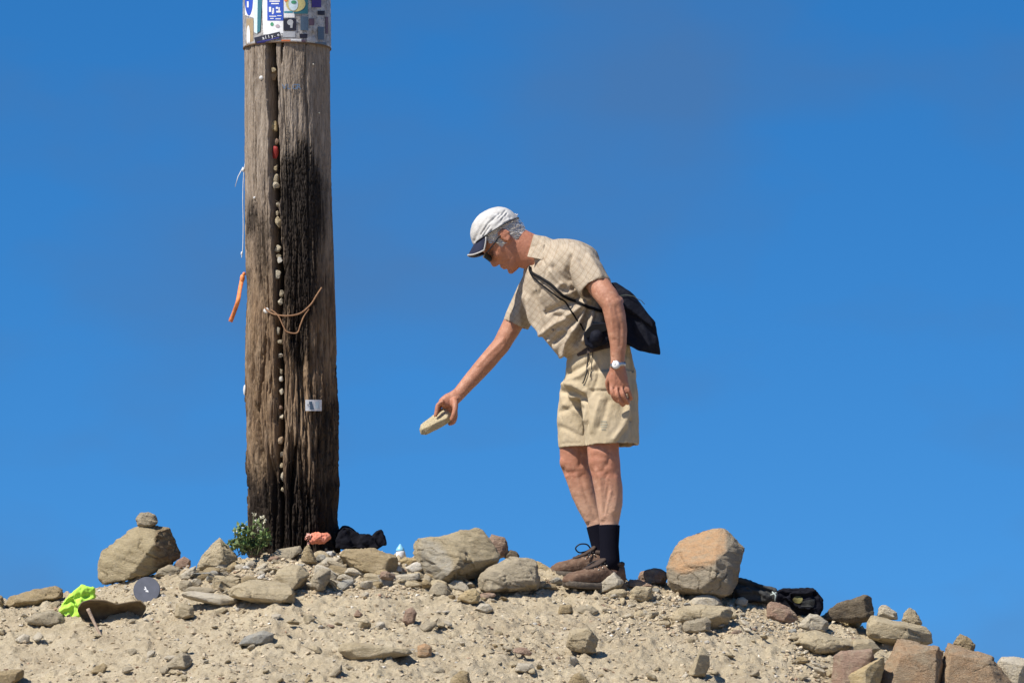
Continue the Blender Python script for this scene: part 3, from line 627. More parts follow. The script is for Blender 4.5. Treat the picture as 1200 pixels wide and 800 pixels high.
# gnawed right-hand edge low down
dr -= 0.03 * np.exp(-((t_ - 1.45) / .25) ** 2) * (np.exp(-((pyv - 558) / 9) ** 2) + np.exp(-((pyv - 590) / 14) ** 2) + .6 * np.exp(-((pyv - 610) / 14) ** 2))
xo = sx * r0 * rr * 300 + np.interp(pyv, [y for y, c, h in pz], [c for y, c, h in pz])      # where it shows, in photo pixels
front = cs > 0
def crackline(pts):
    ys = [p[0] for p in pts]; return np.interp(pyv, ys, [p[1] for p in pts]), np.interp(pyv, ys, [p[2] for p in pts])
crack_shade = None
for pts, dep in (([(-330, 318, 5), (55, 320, 5.2), (100, 321, 6), (150, 322, 5.8), (200, 323, 5.4), (280, 325.5, 5), (330, 328, 5.8), (380, 328, 5), (460, 330, 4.2), (520, 330.5, 4), (560, 331, 2.4), (600, 331.5, 1.5), (668, 332, 1.2)], .11),
                 ([(-330, 299, .9), (60, 299, .8), (220, 300, 1.0), (290, 303, .4), (668, 303, 0.01)], .012),
                 ([(60, 362, .6), (120, 362, 1.6), (190, 364, 1.6), (300, 366, .8), (668, 368, .3)], .012),
                 ([(-330, 330, .01), (55, 334, 1.6), (75, 333, 1.2), (90, 333, .01), (668, 333, .01)], .03),
                 ([(-330, 310, .01), (395, 313, .01), (410, 312, 1.6), (450, 308, 2.2), (480, 305, 2.4), (500, 303, 1.6), (525, 302, .4), (668, 302, .01)], .05),
                 ([(-330, 352, .01), (520, 352, .01), (535, 350, 2.0), (570, 346, 3.0), (600, 344, 1.5), (640, 344, .5), (668, 344, .01)], .04),
                 ([(-330, 358, .01), (500, 361, .01), (520, 362, 1.5), (560, 363, 2.2), (590, 364, .8), (668, 364, .01)], .02),
                 ([(-330, 352, .01), (285, 352, .01), (310, 352, 1.2), (350, 350, 1.3), (400, 347, .8), (420, 347, .01), (668, 347, .01)], .016)):
    cxp, hw = crackline(pts); wob = 2.0 * pnoise(np.stack([z_ * 3.5, 0 * z_, 0 * z_ + len(pts)], 1)) + 1.0 * pnoise(np.stack([z_ * 22, 0 * z_, 0 * z_ + len(pts)], 1))
    hw = hw * (1 + .45 * pnoise(np.stack([z_ * 5, 0 * z_ + 3, 0 * z_ + len(pts)], 1)) + .3 * pnoise(np.stack([z_ * 17, 0 * z_ + 3, 0 * z_ + len(pts)], 1)))
    q = np.abs(xo - cxp - wob) / np.maximum(hw, .01)
    if crack_shade is None: crack_shade = np.where(front, np.clip((1.02 - q) * 6, 0, 1), 0) * np.clip(hw / 2.5, 0, 1)
    dr = np.where(front, dr - dep * np.clip(1.25 - q, 0, .45) / .45 * np.clip(hw / 1.0, 0, 1), dr)
rad = r0 * rr + dr
PV = np.stack([cx_ + rad * sx, YP - rad * cs, z_], 1)
I = np.arange(NT * NZ).reshape(NZ, NT); J = np.roll(I, -1, 1)
PF = np.stack([I[:-1], J[:-1], J[1:], I[1:]], -1).reshape(-1, 4).tolist()
PF.append(list(range((NZ - 1) * NT, NZ * NT)))
pme = bpy.data.meshes.new('timber'); pme.from_pydata(PV.tolist(), [], PF); pme.update(); pme.shade_smooth()
pyr = pyv + 14 * fbm(np.stack([t_ * 7, z_ * 2.2, 0 * z_ + 20], 1), 4)
xr = xo + 5 * fbm(np.stack([t_ * 6, z_ * 6, 0 * z_ + 31], 1), 4)
stp = 14 * fbm(np.stack([t_ * 22, z_ * 1.5, 0 * z_ + 40], 1), 3)
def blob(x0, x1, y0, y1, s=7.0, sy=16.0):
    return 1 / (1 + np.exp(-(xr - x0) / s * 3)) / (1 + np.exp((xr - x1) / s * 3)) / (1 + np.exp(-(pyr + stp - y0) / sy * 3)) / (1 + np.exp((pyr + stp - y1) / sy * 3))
char_and_shade = np.maximum.reduce([blob(333, 376, 190, 372), .85 * blob(340, 366, 360, 430), .8 * blob(366, 384, 215, 300), .75 * blob(288, 302, 250, 285, 4), .9 * blob(280, 410, 560, 720, 9, 30), .7 * blob(340, 356, 530, 600), .55 * blob(370, 402, 470, 720), .5 * blob(300, 316, 260, 330, 5)])
char_and_shade = np.where(front, char_and_shade, .5 * mid) * (0.72 + .5 * fbm(np.stack([t_ * 30, z_ * 4, 0 * z_ + 50], 1), 3))
chw = np.clip(char_and_shade * 2.0, 0, 1); cell = np.minimum(np.abs(fbm(np.stack([t_ * 16, z_ * 11, 0 * z_ + 61], 1), 2)), 1.5 * np.abs(pnoise(np.stack([t_ * 30, z_ * 30, 0 * z_ + 66], 1))))
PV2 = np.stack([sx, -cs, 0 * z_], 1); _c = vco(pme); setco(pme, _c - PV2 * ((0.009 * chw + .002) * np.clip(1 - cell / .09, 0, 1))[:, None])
fattr(pme, 'char_and_shade', np.maximum(np.clip(char_and_shade * 2.0, 0, 1), crack_shade)); fattr(pme, 'brown', np.clip((pyr - 215) / 150, 0, 1))  # crack interior blackened for the shade of its depth, besides real charring
b = NB('weathered_timber')
gv = b.n('ShaderNodeMapping'); gv.inputs['Scale'].default_value = (1, 1, .15); b.l(b.pos, gv.inputs['Vector'])
n1 = b.noise(60, 6, .62, vec=gv.outputs[0]); n2 = b.noise(190, 4, .6, vec=gv.outputs[0]); n3 = b.noise(14, 5, .6, stretch=(1, 1, .35))
grey = b.mix(b.ramp(n1, .34, .64), (0.36, 0.30, 0.24), (0.19, 0.15, 0.115)); grey = b.mix(b.math('MULTIPLY', b.ramp(n3, .4, .65), .5), grey, (0.30, 0.235, 0.175))
brn = b.mix(b.ramp(n1, .34, .64), (0.29, 0.195, 0.115), (0.12, 0.078, 0.05)); brn = b.mix(b.math('MULTIPLY', b.ramp(n3, .46, .66), .6), brn, (0.34, 0.25, 0.165))
c = b.mix(b.attr('brown'), grey, brn)
c = b.mix(b.math('MULTIPLY', b.ramp(n2, .56, .70), .55), c, (0.07, 0.05, 0.037))
c = b.mix(b.math('MULTIPLY', b.attr('char_and_shade'), b.ramp(n1, .30, .66, 1.0, .84)), c, (0.014, 0.011, 0.010))
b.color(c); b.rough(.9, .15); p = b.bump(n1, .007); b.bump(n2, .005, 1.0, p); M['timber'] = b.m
pole_root = thing('wooden_pole', 'tall weathered wooden pole with a long crack and a metal collar of stickers', 'pole', (W(344, 640, YP).x, YP, gz1(W(344, 640, YP).x, YP) - .05))
pole_bvh = bvh_of(pme)
sub_i = np.arange(NT * NZ).reshape(NZ, NT)[::4, ::3]; sm_r = (r0 * rr)[sub_i]; sm_V = [Vector(v) for v in np.stack([cx_[sub_i] + sm_r * sx[sub_i], YP - sm_r * cs[sub_i], z_[sub_i]], -1).reshape(-1, 3)]
sI = np.arange(sub_i.size).reshape(sub_i.shape); sJ = np.roll(sI, -1, 1); skin_bvh = BVHTree.FromPolygons(sm_V, np.stack([sI[:-1], sJ[:-1], sJ[1:], sI[1:]], -1).reshape(-1, 4).tolist())
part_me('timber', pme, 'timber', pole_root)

# sheet metal collar
cv = []; zb = zpy(57.5) ; zt = zpy(-260)
NB_ = 120; zl = [zb, zb + .003] + list(np.linspace(zb + .006, zt, 14))
for k, z in enumerate(zl):
    ring = []
    for j in range(NB_):
        a = 2 * math.pi * j / NB_ - math.pi; x0 = float(np.interp(z, _pwz, _pwx)); r = float(np.interp(z, _pwz, _pwr)) * 1.012 + .0035 + .0016 * float(pnoise(np.array([[math.sin(a) * 6, math.cos(a) * 6, z * 7]]))[0])
        if k == 0: r -= .006
        ring.append(Vector((x0 + r * math.sin(a), YP - r * math.cos(a), z)))
    cv.append(ring)
g = Geo(); rings(g, cv, cap=False)
b = NB('scuffed_metal'); f1 = b.ramp(b.noise(28, 6, .65), .38, .62)
c = b.mix(f1, (0.52, 0.50, 0.47), (0.29, 0.27, 0.25)); c = b.mix(b.math('MULTIPLY', b.ramp(b.noise(70, 5, .7, off=(2, 2, 2)), .52, .64), .8), c, (0.12, 0.105, 0.095)); c = b.mix(b.math('MULTIPLY', b.ramp(b.noise(16, 4, .6, off=(9, 1, 2)), .56, .66), .6), c, (0.36, 0.27, 0.16))
b.color(c); b.rough(.55, .4); b.b.inputs['Metallic'].default_value = .35; b.bump(b.noise(60, 4), .003); M['scuffed_metal'] = b.m
collar_me = mesh_data('c', g.V, g.F); collar_bvh = bvh_of(collar_me); metal = part('metal_collar', g.V, g.F, 'scuffed_metal', pole_root)
g = Geo(); tube(g, [cv[0][j] + Vector((math.sin(2 * math.pi * j / NB_ - math.pi), -math.cos(2 * math.pi * j / NB_ - math.pi), 0)) * .004 for j in range(NB_)] + [cv[0][0] + Vector((0, .004, 0))], .0035, 6)
simple('rust_dark', (0.10, 0.07, 0.05), (0.16, 0.10, 0.06), 60, .8); part('rim', g.V, g.F, 'rust_dark', metal)
def flatm(key, c): simple(key, c, tuple(v * .82 for v in c), 120, .55, spec=.35)
for k, c in (('st_blue', (.030, .085, .46)), ('st_white', (.78, .78, .78)), ('st_teal', (.035, .15, .19)), ('st_ice', (.60, .72, .76)), ('st_black', (.02, .02, .035)), ('st_navy', (.03, .03, .17)), ('st_green', (.07, .30, .16)),
             ('st_orange', (.80, .22, .08)), ('st_yellow', (.60, .52, .22)), ('st_tan', (.36, .27, .16)), ('st_purple', (.06, .04, .22)), ('st_grey', (.40, .41, .43)), ('st_plum', (.14, .09, .12)), ('st_cyan', (.04, .28, .36)), ('st_pinkgrey', (.42, .35, .38)), ('st_slate', (.09, .14, .20))): flatm(k, c)
def patch(bvh, corners, off, nu=7, nv=7, oval=False):
    g = Geo(); (x0, y0), (x1, y1), (x2, y2), (x3, y3) = corners; V = []; ok = True
    for i in range(nv + 1):
        for j in range(nu + 1):
            u, v = j / nu, i / nv
            if oval:
                a, bb = 2 * u - 1, 2 * v - 1; u = .5 + .5 * a * math.sqrt(1 - bb * bb / 2); v = .5 + .5 * bb * math.sqrt(1 - a * a / 2)
            x = (x0 * (1 - u) + x1 * u) * (1 - v) + (x3 * (1 - u) + x2 * u) * v; y = (y0 * (1 - u) + y1 * u) * (1 - v) + (y3 * (1 - u) + y2 * u) * v
            h = cast(bvh, x, y, off); V.append(h)
    if any(v is None for v in V): return None
    return V, [(i * (nu + 1) + j, i * (nu + 1) + j + 1, (i + 1) * (nu + 1) + j + 1, (i + 1) * (nu + 1) + j) for i in range(nv) for j in range(nu)]
def sticker(corners, mat, off, oval=False, parent=None, name='sticker', bvh=None):
    r = patch(bvh or collar_bvh, corners, off, oval=oval)
    if r is None: return None
    return part(name, r[0], r[1], mat, parent or metal)
def box4(x0, y0, x1, y1): return [(x0, y0), (x1, y0), (x1, y1), (x0, y1)]
sticker([(287.5, -12), (300, -12), (300, 22), (287.5, 18)], 'st_white', .0012)
s = sticker([(287.5, -14), (297.5, -16), (296, 20), (287.5, 17)], 'st_blue', .0020, True); sticker(box4(290, 2, 292, 9), 'st_white', .0026, parent=s, name='print')
sticker([(297, -20), (307, -20), (302, 40), (298.5, 38)], 'st_ice', .0030); sticker([(303, -20), (309, -20), (305.5, 37), (302, 39)], 'st_teal', .0036)
sticker([(306.5, -18), (332.5, -18), (332, 39), (309, 41)], 'st_white', .0016)
s = sticker(box4(313.5, -16, 332.2, 24.5), 'st_blue', .0024)
for k, (x0, y0, x1, y1) in enumerate([(316, 1, 328, 2.6), (318, 4, 327, 5.4), (315.5, 8.5, 318, 14.5), (319.5, 10, 321.3, 16), (323.5, 8.5, 326, 11), (324, 13, 329, 15.2), (319, 13, 320.6, 17), (326.5, 9, 328, 13), (316, 19, 324, 20), (325, 18.4, 330, 19.3), (317, 21.6, 321, 22.6), (323, 22, 329, 23)]): sticker(box4(x0, y0, x1, y1), 'st_white', .0030, parent=s, name='print')
sticker(box4(317, 26.5, 321, 31), 'st_green', .0026, True); sticker(box4(323, 29, 328, 33), 'st_pinkgrey', .0026, True)
banner = s = sticker([(298.5, 44.5), (328, 37.5), (329, 45), (300, 51.5)], 'st_black', .0040); sticker([(301.5, 49.5), (327.5, 43.6), (327.8, 45.2), (302, 51.2)], 'st_navy', .0045, parent=s, name='print')
sticker([(316, -3), (320, -3), (314, 0), (312, 0)], 'st_white', .0045)
s = sticker(box4(332.6, -8, 345, 21), 'st_white', .0018); sticker(box4(333, 13.5, 343, 15.5), 'st_cyan', .0026, parent=s, name='print')
s = sticker(box4(344, -10, 360.5, 16.5), 'st_teal', .0028); sticker(box4(335, -4, 357.5, 14), 'st_yellow', .0034, True); sticker(box4(338, -2, 349, 13), 'st_ice', .0042, True); sticker(box4(341, 1, 347, 5), 'st_green', .0050, True)
sticker(box4(332, -9, 338, 2.5), 'st_orange', .0040, True)
s = sticker(box4(332, 22.5, 347, 36), 'st_black', .0030); sticker(box4(336.5, 23.2, 343.5, 30), 'st_grey', .0038, True, parent=s, name='print'); sticker([(340, 28), (343, 28), (342.5, 33.5), (340, 33)], 'st_grey', .0042, parent=s, name='print')
sticker(box4(331, 37, 346, 44), 'st_grey', .0014); sticker(box4(329.5, 47, 340, 52.5), 'st_orange', .0024); sticker(box4(341, 46, 353, 53), 'st_white', .0016)
sticker(box4(352, 20, 361, 36), 'st_slate', .0022); sticker(box4(351, 40, 360, 45), 'st_black', .0024); sticker(box4(353, 47, 358, 52), 'st_plum', .0018)
sticker(box4(365, -6, 376, 9), 'st_purple', .0022); sticker(box4(372, 13, 380, 18), 'st_black', .0022); sticker(box4(359, 44, 369, 54), 'st_grey', .0024); sticker(box4(372, 32, 379, 47), 'st_slate', .0026); sticker(box4(362, 22, 368, 30), 'st_plum', .0018); sticker(box4(369, 50, 382, 54), 'st_slate', .0020); sticker(box4(381, 20, 384, 40), 'st_plum', .0020)
sticker(box4(289.5, 30, 293.5, 56), 'st_white', .0022, True); sticker(box4(289, 22, 297, 52), 'st_tan', .0012)
def lettering(txt, px, py, size, mat, bvh, off, parent, vertical=False, rot=0, name='lettering'):
    for k, ch in enumerate(txt):
        if ch == ' ': continue
        cu = bpy.data.curves.new('t', 'FONT'); cu.body = ch; cu.size = 1.0; cu.resolution_u = 2; ob = bpy.data.objects.new('t', cu); col.objects.link(ob)
        dg = bpy.context.evaluated_depsgraph_get(); me = bpy.data.meshes.new_from_object(ob.evaluated_get(dg)); bpy.data.objects.remove(ob); bpy.data.curves.remove(cu)
        bm = bmesh.new(); bm.from_mesh(me); bmesh.ops.subdivide_edges(bm, edges=[e for e in bm.edges if e.calc_length() > .25], cuts=1); bmesh.ops.triangulate(bm, faces=bm.faces); bm.to_mesh(me); bm.free()
        ox, oy = (0, k * size * .95) if vertical else (k * size * .62, 0)
        ca, sa = math.cos(rot), math.sin(rot); V = []
        for v in vco(me):
            a, c2 = v[0] * size + ox, -v[1] * size + oy; V.append(cast(bvh, px + a * ca - c2 * sa, py + a * sa + c2 * ca, off))
        F = [tuple(p.vertices) for p in me.polygons]; bpy.data.meshes.remove(me)
        if V and not any(v is None for v in V): part(name, V, F, mat, parent, False)
simple('ink', (.03, .028, .028), rough=.8); simple('blue_paint', (.07, .17, .33), (.15, .19, .24), 200, .8)
lettering('ally.es', 308.5, 46.8, 5.6, 'st_white', collar_bvh, .0050, banner, rot=-.22)
timber = [o for o in pole_root.children if o.name.startswith('timber')][0]
lettering('CONTCOM', 334.5, 153, 6.2, 'ink', skin_bvh, .0045, timber, vertical=True)
lettering('VLGR', 330.5, 105, 9, 'blue_paint', skin_bvh, .0045, timber)
# small printed plate nailed to the wood, nail heads, wire
s = sticker(box4(357.3, 468.5, 374.5, 481.5), 'st_white', .011, name='picture_card', bvh=skin_bvh, parent=pole_root)
for q, m in ((box4(361, 470.5, 364.5, 474), 'st_slate'), ([(362, 473), (364.5, 473), (366.5, 480), (361.5, 480)], 'st_slate'), (box4(358.8, 473.4, 361, 475.4), 'st_grey'), (box4(368, 471, 372, 479), 'st_ice')):
    sticker(q, m, .0122, name='print', bvh=skin_bvh, parent=s)
simple('white_wax', (.74, .73, .70), rough=.5); simple('nail', (.45, .42, .36), rough=.5, metal=.3)
for x, y, r, m in ((306, 91.5, 2.6, 'white_wax'), (367, 76, 1.2, 'nail'), (373.5, 133, 1.2, 'nail'), (311.5, 364, 3.6, 'white_wax'), (298.5, 232, 1.5, 'white_wax')):
    h = cast(pole_bvh, x, y, .003)
    if h: g = Geo(); ellipsoid(g, h, r / 300, .006, r / 290, n=12, m=8); part('nail_head', g.V, g.F, m, pole_root)
b = simple('rusty_wire', (.20, .105, .055), (.30, .17, .09), 150, .8)
def drape(bvh, pts, off, k=5):
    P2 = spline([Vector((p[0], p[1], 0)) for p in pts], k); out = []; last = None
    for p in P2:
        h = cast(bvh, p.x, p.y, off)
        if h is None: h = W(p.x, p.y, last.y if last else YP - .1)
        if last is not None: h.y = .5 * h.y + .5 * last.y
        out.append(h); last = h
    return out
def on_pole(pts, off, k=6):
    out = []
    for p in spline([Vector((p[0], p[1], 0)) for p in pts], k):
        fx = float(np.interp(p.y, [q[0] for q in pz], [q[1] for q in pz])); rp = float(np.interp(p.y, [q[0] for q in pz], [q[2] for q in pz])) / 300 * 1.02
        out.append(W(p.x, p.y, YP - rp * .985 * math.sqrt(max(.05, 1 - ((p.x - fx) / 300 / rp) ** 2)) - off))
    return out
g = Geo(); tube(g, on_pole([(310, 360), (316, 366), (325, 369), (338, 370), (352, 367), (364, 357), (371, 346), (377, 337)], .006), .0034, 7)
tube(g, on_pole([(318, 363), (326, 370), (333, 384), (337, 389), (348, 390), (352, 381), (356, 371), (362, 362)], .006), .0030, 7)
tag(link('rusty_wire', mesh_data('w', g.V, g.F), 'rusty_wire'), 'rusty wire hooked in loops across the wooden pole', 'wire')
# pebbles pushed into the crack
k = 0; prnd = random.Random(77)
for x, y, w, h, mt, dd in [(320.5, 79, 3.6, 3.2, 'rock_tan', .02), (320.5, 90, 4.2, 8, 'rock_rust', .03), (322, 145, 4, 7, 'rock_yellow', .02), (323.5, 169, 3, 4, 'rock_red', .02), (322.5, 181, 4.2, 8, 'red', .02), (324, 198, 4.2, 3.8, 'rock_tan', .015), (323.5, 208, 4.4, 6, 'rock_grey', .015), (323, 220.5, 5, 5.4, 'rock_pale', .01),
                      (326, 238, 3, 4.5, 'rock_pale', .015), (325.5, 247, 3, 3, 'rock_grey', .015), (326.5, 263, 4, 6.5, 'rock_tan', .01), (325.5, 287, 4, 4, 'rock_pale', .02), (327, 296, 3.4, 4, 'rock_grey', .02), (328, 309, 3, 3.4, 'rock_white', .01), (326, 325, 3.8, 8, 'rock_pale', .01), (329, 343, 3.4, 3.6, 'rock_grey', .01), (328.5, 358, 3.2, 3.8, 'rock_pale', .01),
                      (327, 388, 3, 4.5, 'rock_pale', .01), (329, 398, 3, 3.4, 'rock_grey', .01), (328.5, 419, 3.4, 4, 'rock_white', .006), (329.5, 434, 2.6, 3, 'rock_grey', .01), (330, 443, 3, 3.2, 'rock_white', .006), (330.5, 458, 2.8, 4, 'rock_pale', .01), (330, 474, 2.8, 3.2, 'rock_red', .01), (330.5, 484, 2.6, 3, 'rock_pale', .01), (328.5, 513, 3.6, 6.5, 'rock_rust', .006), (330.5, 529, 2.4, 3.6, 'rock_pale', .004), (330, 543, 2.6, 4, 'rock_tan', .002), (331.5, 556, 2, 4.5, 'rock_pale', .0), (331.5, 570, 2, 3, 'rock_tan', .0)]:
    k += 1; w *= prnd.uniform(1.05, 1.5); h *= prnd.uniform(1.0, 1.6); x += prnd.uniform(-.9, .9); y += prnd.uniform(-4.5, 4.5); dd += prnd.uniform(.002, .014)
    if mt == 'red' and 'red' not in M: simple('red', (.34, .035, .03), rough=.5)
    fx = float(np.interp(y, [p[0] for p in pz], [p[1] for p in pz])); rp = float(np.interp(y, [p[0] for p in pz], [p[2] for p in pz])) / 300
    yy = YP - rp * math.sqrt(max(.05, 1 - ((x - fx) / 300 / rp) ** 2)) + dd + .006
    me = chip_mesh(500 + k, 1.0); V = vco(me); me.transform(Matrix.Translation(W(x, y, yy)) @ Matrix.Diagonal((w / 300 * 1.15, .02, h / 300 * 1.1, 1)) @ Matrix.Rotation(k, 4, 'Y'))
    wd = {'rock_tan': 'tan', 'rock_rust': 'rusty brown', 'rock_yellow': 'round yellowish', 'rock_red': 'pinkish', 'red': 'shiny red', 'rock_grey': 'grey', 'rock_pale': 'cream', 'rock_white': 'white'}[mt]
    solo_me('pebble', me, mt, '%s pebble wedged in the long crack of the wooden pole' % wd, 'pebble', '%s pebbles wedged in the pole crack' % wd)
# ribbon and strings tied to the far left edge of the pole
b = NB('orange_ribbon'); b.color(b.mix(b.ramp(b.noise(60, 3), .4, .6), (.80, .30, .10), (.70, .20, .07))); b.rough(.6); M['orange_ribbon'] = b.m
simple('red_ribbon', (.55, .10, .07), rough=.6); simple('thread', (.72, .72, .70), rough=.8)
rt = thing('ribbon', 'orange and red ribbon knotted at the edge of the pole, its tail hanging free', 'ribbon', W(275, 376, YP - .03))
def strip(pts, w, tw, thick=.0016):
    P3 = spline(pts, 6); g = Geo(); rs_ = []
    for i, p in enumerate(P3):
        t = (P3[min(i + 1, len(P3) - 1)] - P3[max(i - 1, 0)]).normalized(); a = tw(i / (len(P3) - 1)); s_ = t.cross(Vector((0, 1, 0))).normalized(); n_ = t.cross(s_)
        sd_ = s_ * math.cos(a) + n_ * math.sin(a); nn = t.cross(sd_); hw = w / 2
        rs_.append([p - sd_ * hw - nn * thick, p + sd_ * hw - nn * thick, p + sd_ * hw + nn * thick, p - sd_ * hw + nn * thick])
    return rings(g, rs_)
yr = YP - .02
g = strip([W(284, 326, yr), W(281, 340, yr - .01), W(279, 352, yr - .02), W(275, 364, yr), W(270, 377, yr + .01)], .017, lambda u: .5 * math.sin(u * 6)); part('tail', g.V, g.F, 'orange_ribbon', rt)
g = strip([W(283.5, 330, yr + .01), W(279, 345, yr + .02), W(275.5, 360, yr + .01), W(269, 374, yr + .02)], .012, lambda u: .8 + u); part('tail', g.V, g.F, 'red_ribbon', rt)
g = Geo(); ellipsoid(g, W(284, 326, yr), .010, .012, .016); ellipsoid(g, W(286, 321, yr), .007, .012, .008); part('knot', g.V, g.F, 'orange_ribbon', rt)
g = Geo(); tube(g, spline([W(288, 186, YP - .03), W(285.5, 205, YP - .02), W(284.5, 232, YP - .02), W(285, 262, YP - .02), W(284.5, 290, YP - .03), W(283, 302, YP - .03)]), .0016, 6); tube(g, [W(285, 196, YP - .02), W(279, 207, YP - .03), W(275.5, 219, YP - .03)], .0022, 6, .001); ellipsoid(g, W(285, 199, YP - .02), .006, .006, .009); ellipsoid(g, W(283.3, 297, YP - .03), .004, .004, .008)
tag(link('string', mesh_data('s', g.V, g.F), 'thread'), 'thin white string hanging down the edge of the wooden pole', 'string')
g = Geo(); ellipsoid(g, W(287, 457, YP - .03), .007, .012, .022)
solo('wax_lump', g.V, g.F, 'white_wax', 'small pale lump of wax stuck low on the side of the pole', 'wax')

# ------------------------------------------------------------------ the man
YM = yg(696, 690) + .12
def wp(px, py, dy=0.0): return W(px, py, YM + dy)
K = (DIST + YM) / FPX                      # metres per photo pixel at the man
person = thing('person', 'man in white cap, checked shirt and khaki shorts bending to lay down a stone', 'person', (wp(705, 690).x, YM, gz1(wp(705, 690).x, YM)))
def plo(g, secs, n=28, power=2.0, up=Vector((0, 1, 0))):       # (px, py, dy, half width in px, depth radius in m)
    return loft(g, [(wp(a, b_, c_), h * K, d) for a, b_, c_, h, d in secs], n, up, power)
# skin
b = NB('skin')
c = b.mix(b.ramp(b.noise(18, 5, .6), .35, .65), (.45, .215, .130), (.365, .165, .098)); c = b.mix(b.math('MULTIPLY', b.ramp(b.noise(90, 4, .6), .5, .66), .45), c, (.33, .135, .08))
c = b.mix(b.math('MULTIPLY', b.ramp(b.noise(32, 4, .6, off=(6, 2, 1)), .54, .66), .5), c, (.56, .32, .215)); c = b.mix(b.math('MULTIPLY', b.attr('ruddy'), .75), c, (.40, .155, .09)); c = b.mix(b.math('MULTIPLY', b.attr('fair'), .6), c, (.56, .37, .255))
b.color(c); b.rough(.55, .35); b.b.inputs['Subsurface Weight'].default_value = .06; b.b.inputs['Subsurface Radius'].default_value = (.012, .005, .003)
c = b.mix(b.math('MULTIPLY', b.attr('scalp'), .9), c, (.50, .475, .44)); b.color(c); p = b.bump(b.noise(70, 6, .65), .0026); b.bump(b.noise(500, 3), .0006, 1., p); M['skin'] = b.m
g = Geo()
# legs
nl = [(709, 450, -.08, 24, .075), (710, 490, -.095, 17, .056), (706.5, 525, -.10, 18.5, .060), (708, 541, -.105, 18.5, .058), (710.5, 556, -.105, 17, .052), (713.5, 575, -.10, 16.6, .052), (714.5, 592, -.10, 14.8, .048), (714, 612, -.10, 11.4, .038), (714, 636, -.105, 9.6, .032), (714.5, 655, -.105, 10.5, .034), (713, 672, -.11, 12, .036)]
fl = [(690, 450, .08, 24, .075), (681, 490, .095, 16, .056), (673, 527, .10, 17.8, .060), (674, 542, .10, 17.6, .058), (678.5, 558, .10, 15.8, .052), (684, 576, .10, 15.2, .052), (690.5, 594, .10, 13.6, .048), (698, 612, .095, 11, .038), (703.5, 636, .09, 9.6, .032), (706, 652, .09, 10.5, .034), (706, 662, .09, 12, .036)]
plo(g, nl); plo(g, fl)
ellipsoid(g, wp(699, 540, -.115), .032, .035, .040); ellipsoid(g, wp(664.5, 541, .09), .030, .035, .038)      # knee caps
# trunk under the clothes, neck
plo(g, [(706, 440, 0, 28, .12), (698, 410, 0, 26, .13), (684, 385, 0, 30, .14), (664, 342, 0, 33, .16), (648, 310, 0, 25, .14), (640, 299, 0, 16, .08)])
plo(g, [(646, 306, 0, 20, .072), (632, 299, 0, 21, .064), (619, 294.5, 0, 21.5, .060), (604, 286, 0, 21, .062)])
# near arm
plo(g, [(682, 306, -.165, 11, .04), (691, 318, -.20, 14, .048), (702, 335, -.245, 13.8, .047), (711, 347, -.275, 13.2, .043), (717.5, 357, -.285, 12.6, .042), (721, 372, -.283, 12.4, .042), (723.5, 388, -.28, 11.4, .037), (724.5, 405, -.278, 9.6, .031), (724, 420, -.275, 8.2, .025), (724, 430, -.272, 8.0, .022)])
ellipsoid(g, wp(725.5, 353, -.275), .018, .02, .02)
# near hand: palm with the back turned outwards, fingers loosely curled
plo(g, [(723.5, 424, -.273, 8, .022), (723.8, 433, -.27, 9.5, .018), (724.5, 443, -.268, 11, .0165), (725.5, 452, -.265, 11.2, .015), (726, 456, -.262, 10, .011)], power=2.5)
def finger(pts, r0, r1, n=10):
    P3 = spline([wp(*p) for p in pts], 4); N_ = len(P3); up = Vector((0, 1, 0))
    loft(g, [(p, (r0 + (r1 - r0) * i / (N_ - 1)), (r0 + (r1 - r0) * i / (N_ - 1))) for i, p in enumerate(P3)], n, Vector((.35, .9, .2)))
    ellipsoid(g, P3[-1], r1, r1, r1, n=10, m=8)
finger([(717, 450, -.265), (717.5, 460, -.276), (720.5, 467, -.264), (724, 470, -.245)], .0112, .0092)
finger([(722.5, 452, -.268), (723.5, 463, -.282), (727, 470.5, -.270), (730, 474, -.248)], .0116, .0095)
finger([(728.5, 451, -.266), (730.5, 461, -.280), (733.5, 468.5, -.268), (736, 472, -.246)], .0112, .0092)
finger([(733.5, 448.5, -.258), (736, 456, -.270), (738.5, 463, -.260), (740, 467, -.242)], .0100, .0084)
finger([(717.5, 434, -.262), (713, 443, -.252), (712, 452, -.238), (714.5, 460, -.226)], .0110, .0080)
for q in ((717, 451), (723.2, 452.5), (729.5, 451.5), (734.3, 449)): ellipsoid(g, wp(q[0], q[1], -.272), .0092, .008, .0092, n=10, m=8)
# far arm and the hand round the stone
plo(g, [(640, 312, .16, 16, .055), (628, 330, .19, 15, .052), (613, 357, .20, 13.5, .046), (601, 380, .20, 12.4, .042), (593, 394, .195, 11.4, .039), (587.5, 404, .19, 10.8, .037), (579, 414, .185, 10.6, .038), (568, 427, .175, 10.4, .037), (556, 440.5, .165, 9.6, .033), (545, 453, .155, 8.6, .027), (536, 463, .15, 8.0, .023), (530, 468, .148, 8.4, .021)])
HD = .145
plo(g, [(537, 462, HD, 8, .022), (531, 467, HD, 9, .026), (525, 470, HD, 9, .034), (519.5, 472, HD, 7.0, .038), (516.5, 473.5, HD, 5.4, .037)], power=2.6)
for dy_, dx_, dyp in ((-.040, 0, 0), (-.014, -1.0, 1), (.012, -.5, 1), (.036, 1.5, 0)):     # four fingers over the top of the stone
    finger([(520 + dx_, 470 + dyp, HD + dy_), (514.5 + dx_, 473 + dyp, HD + dy_), (512.5 + dx_, 480 + dyp, HD + dy_ * .95), (511 + dx_, 486.5 + dyp, HD + dy_ * .9)], .0095, .0074)
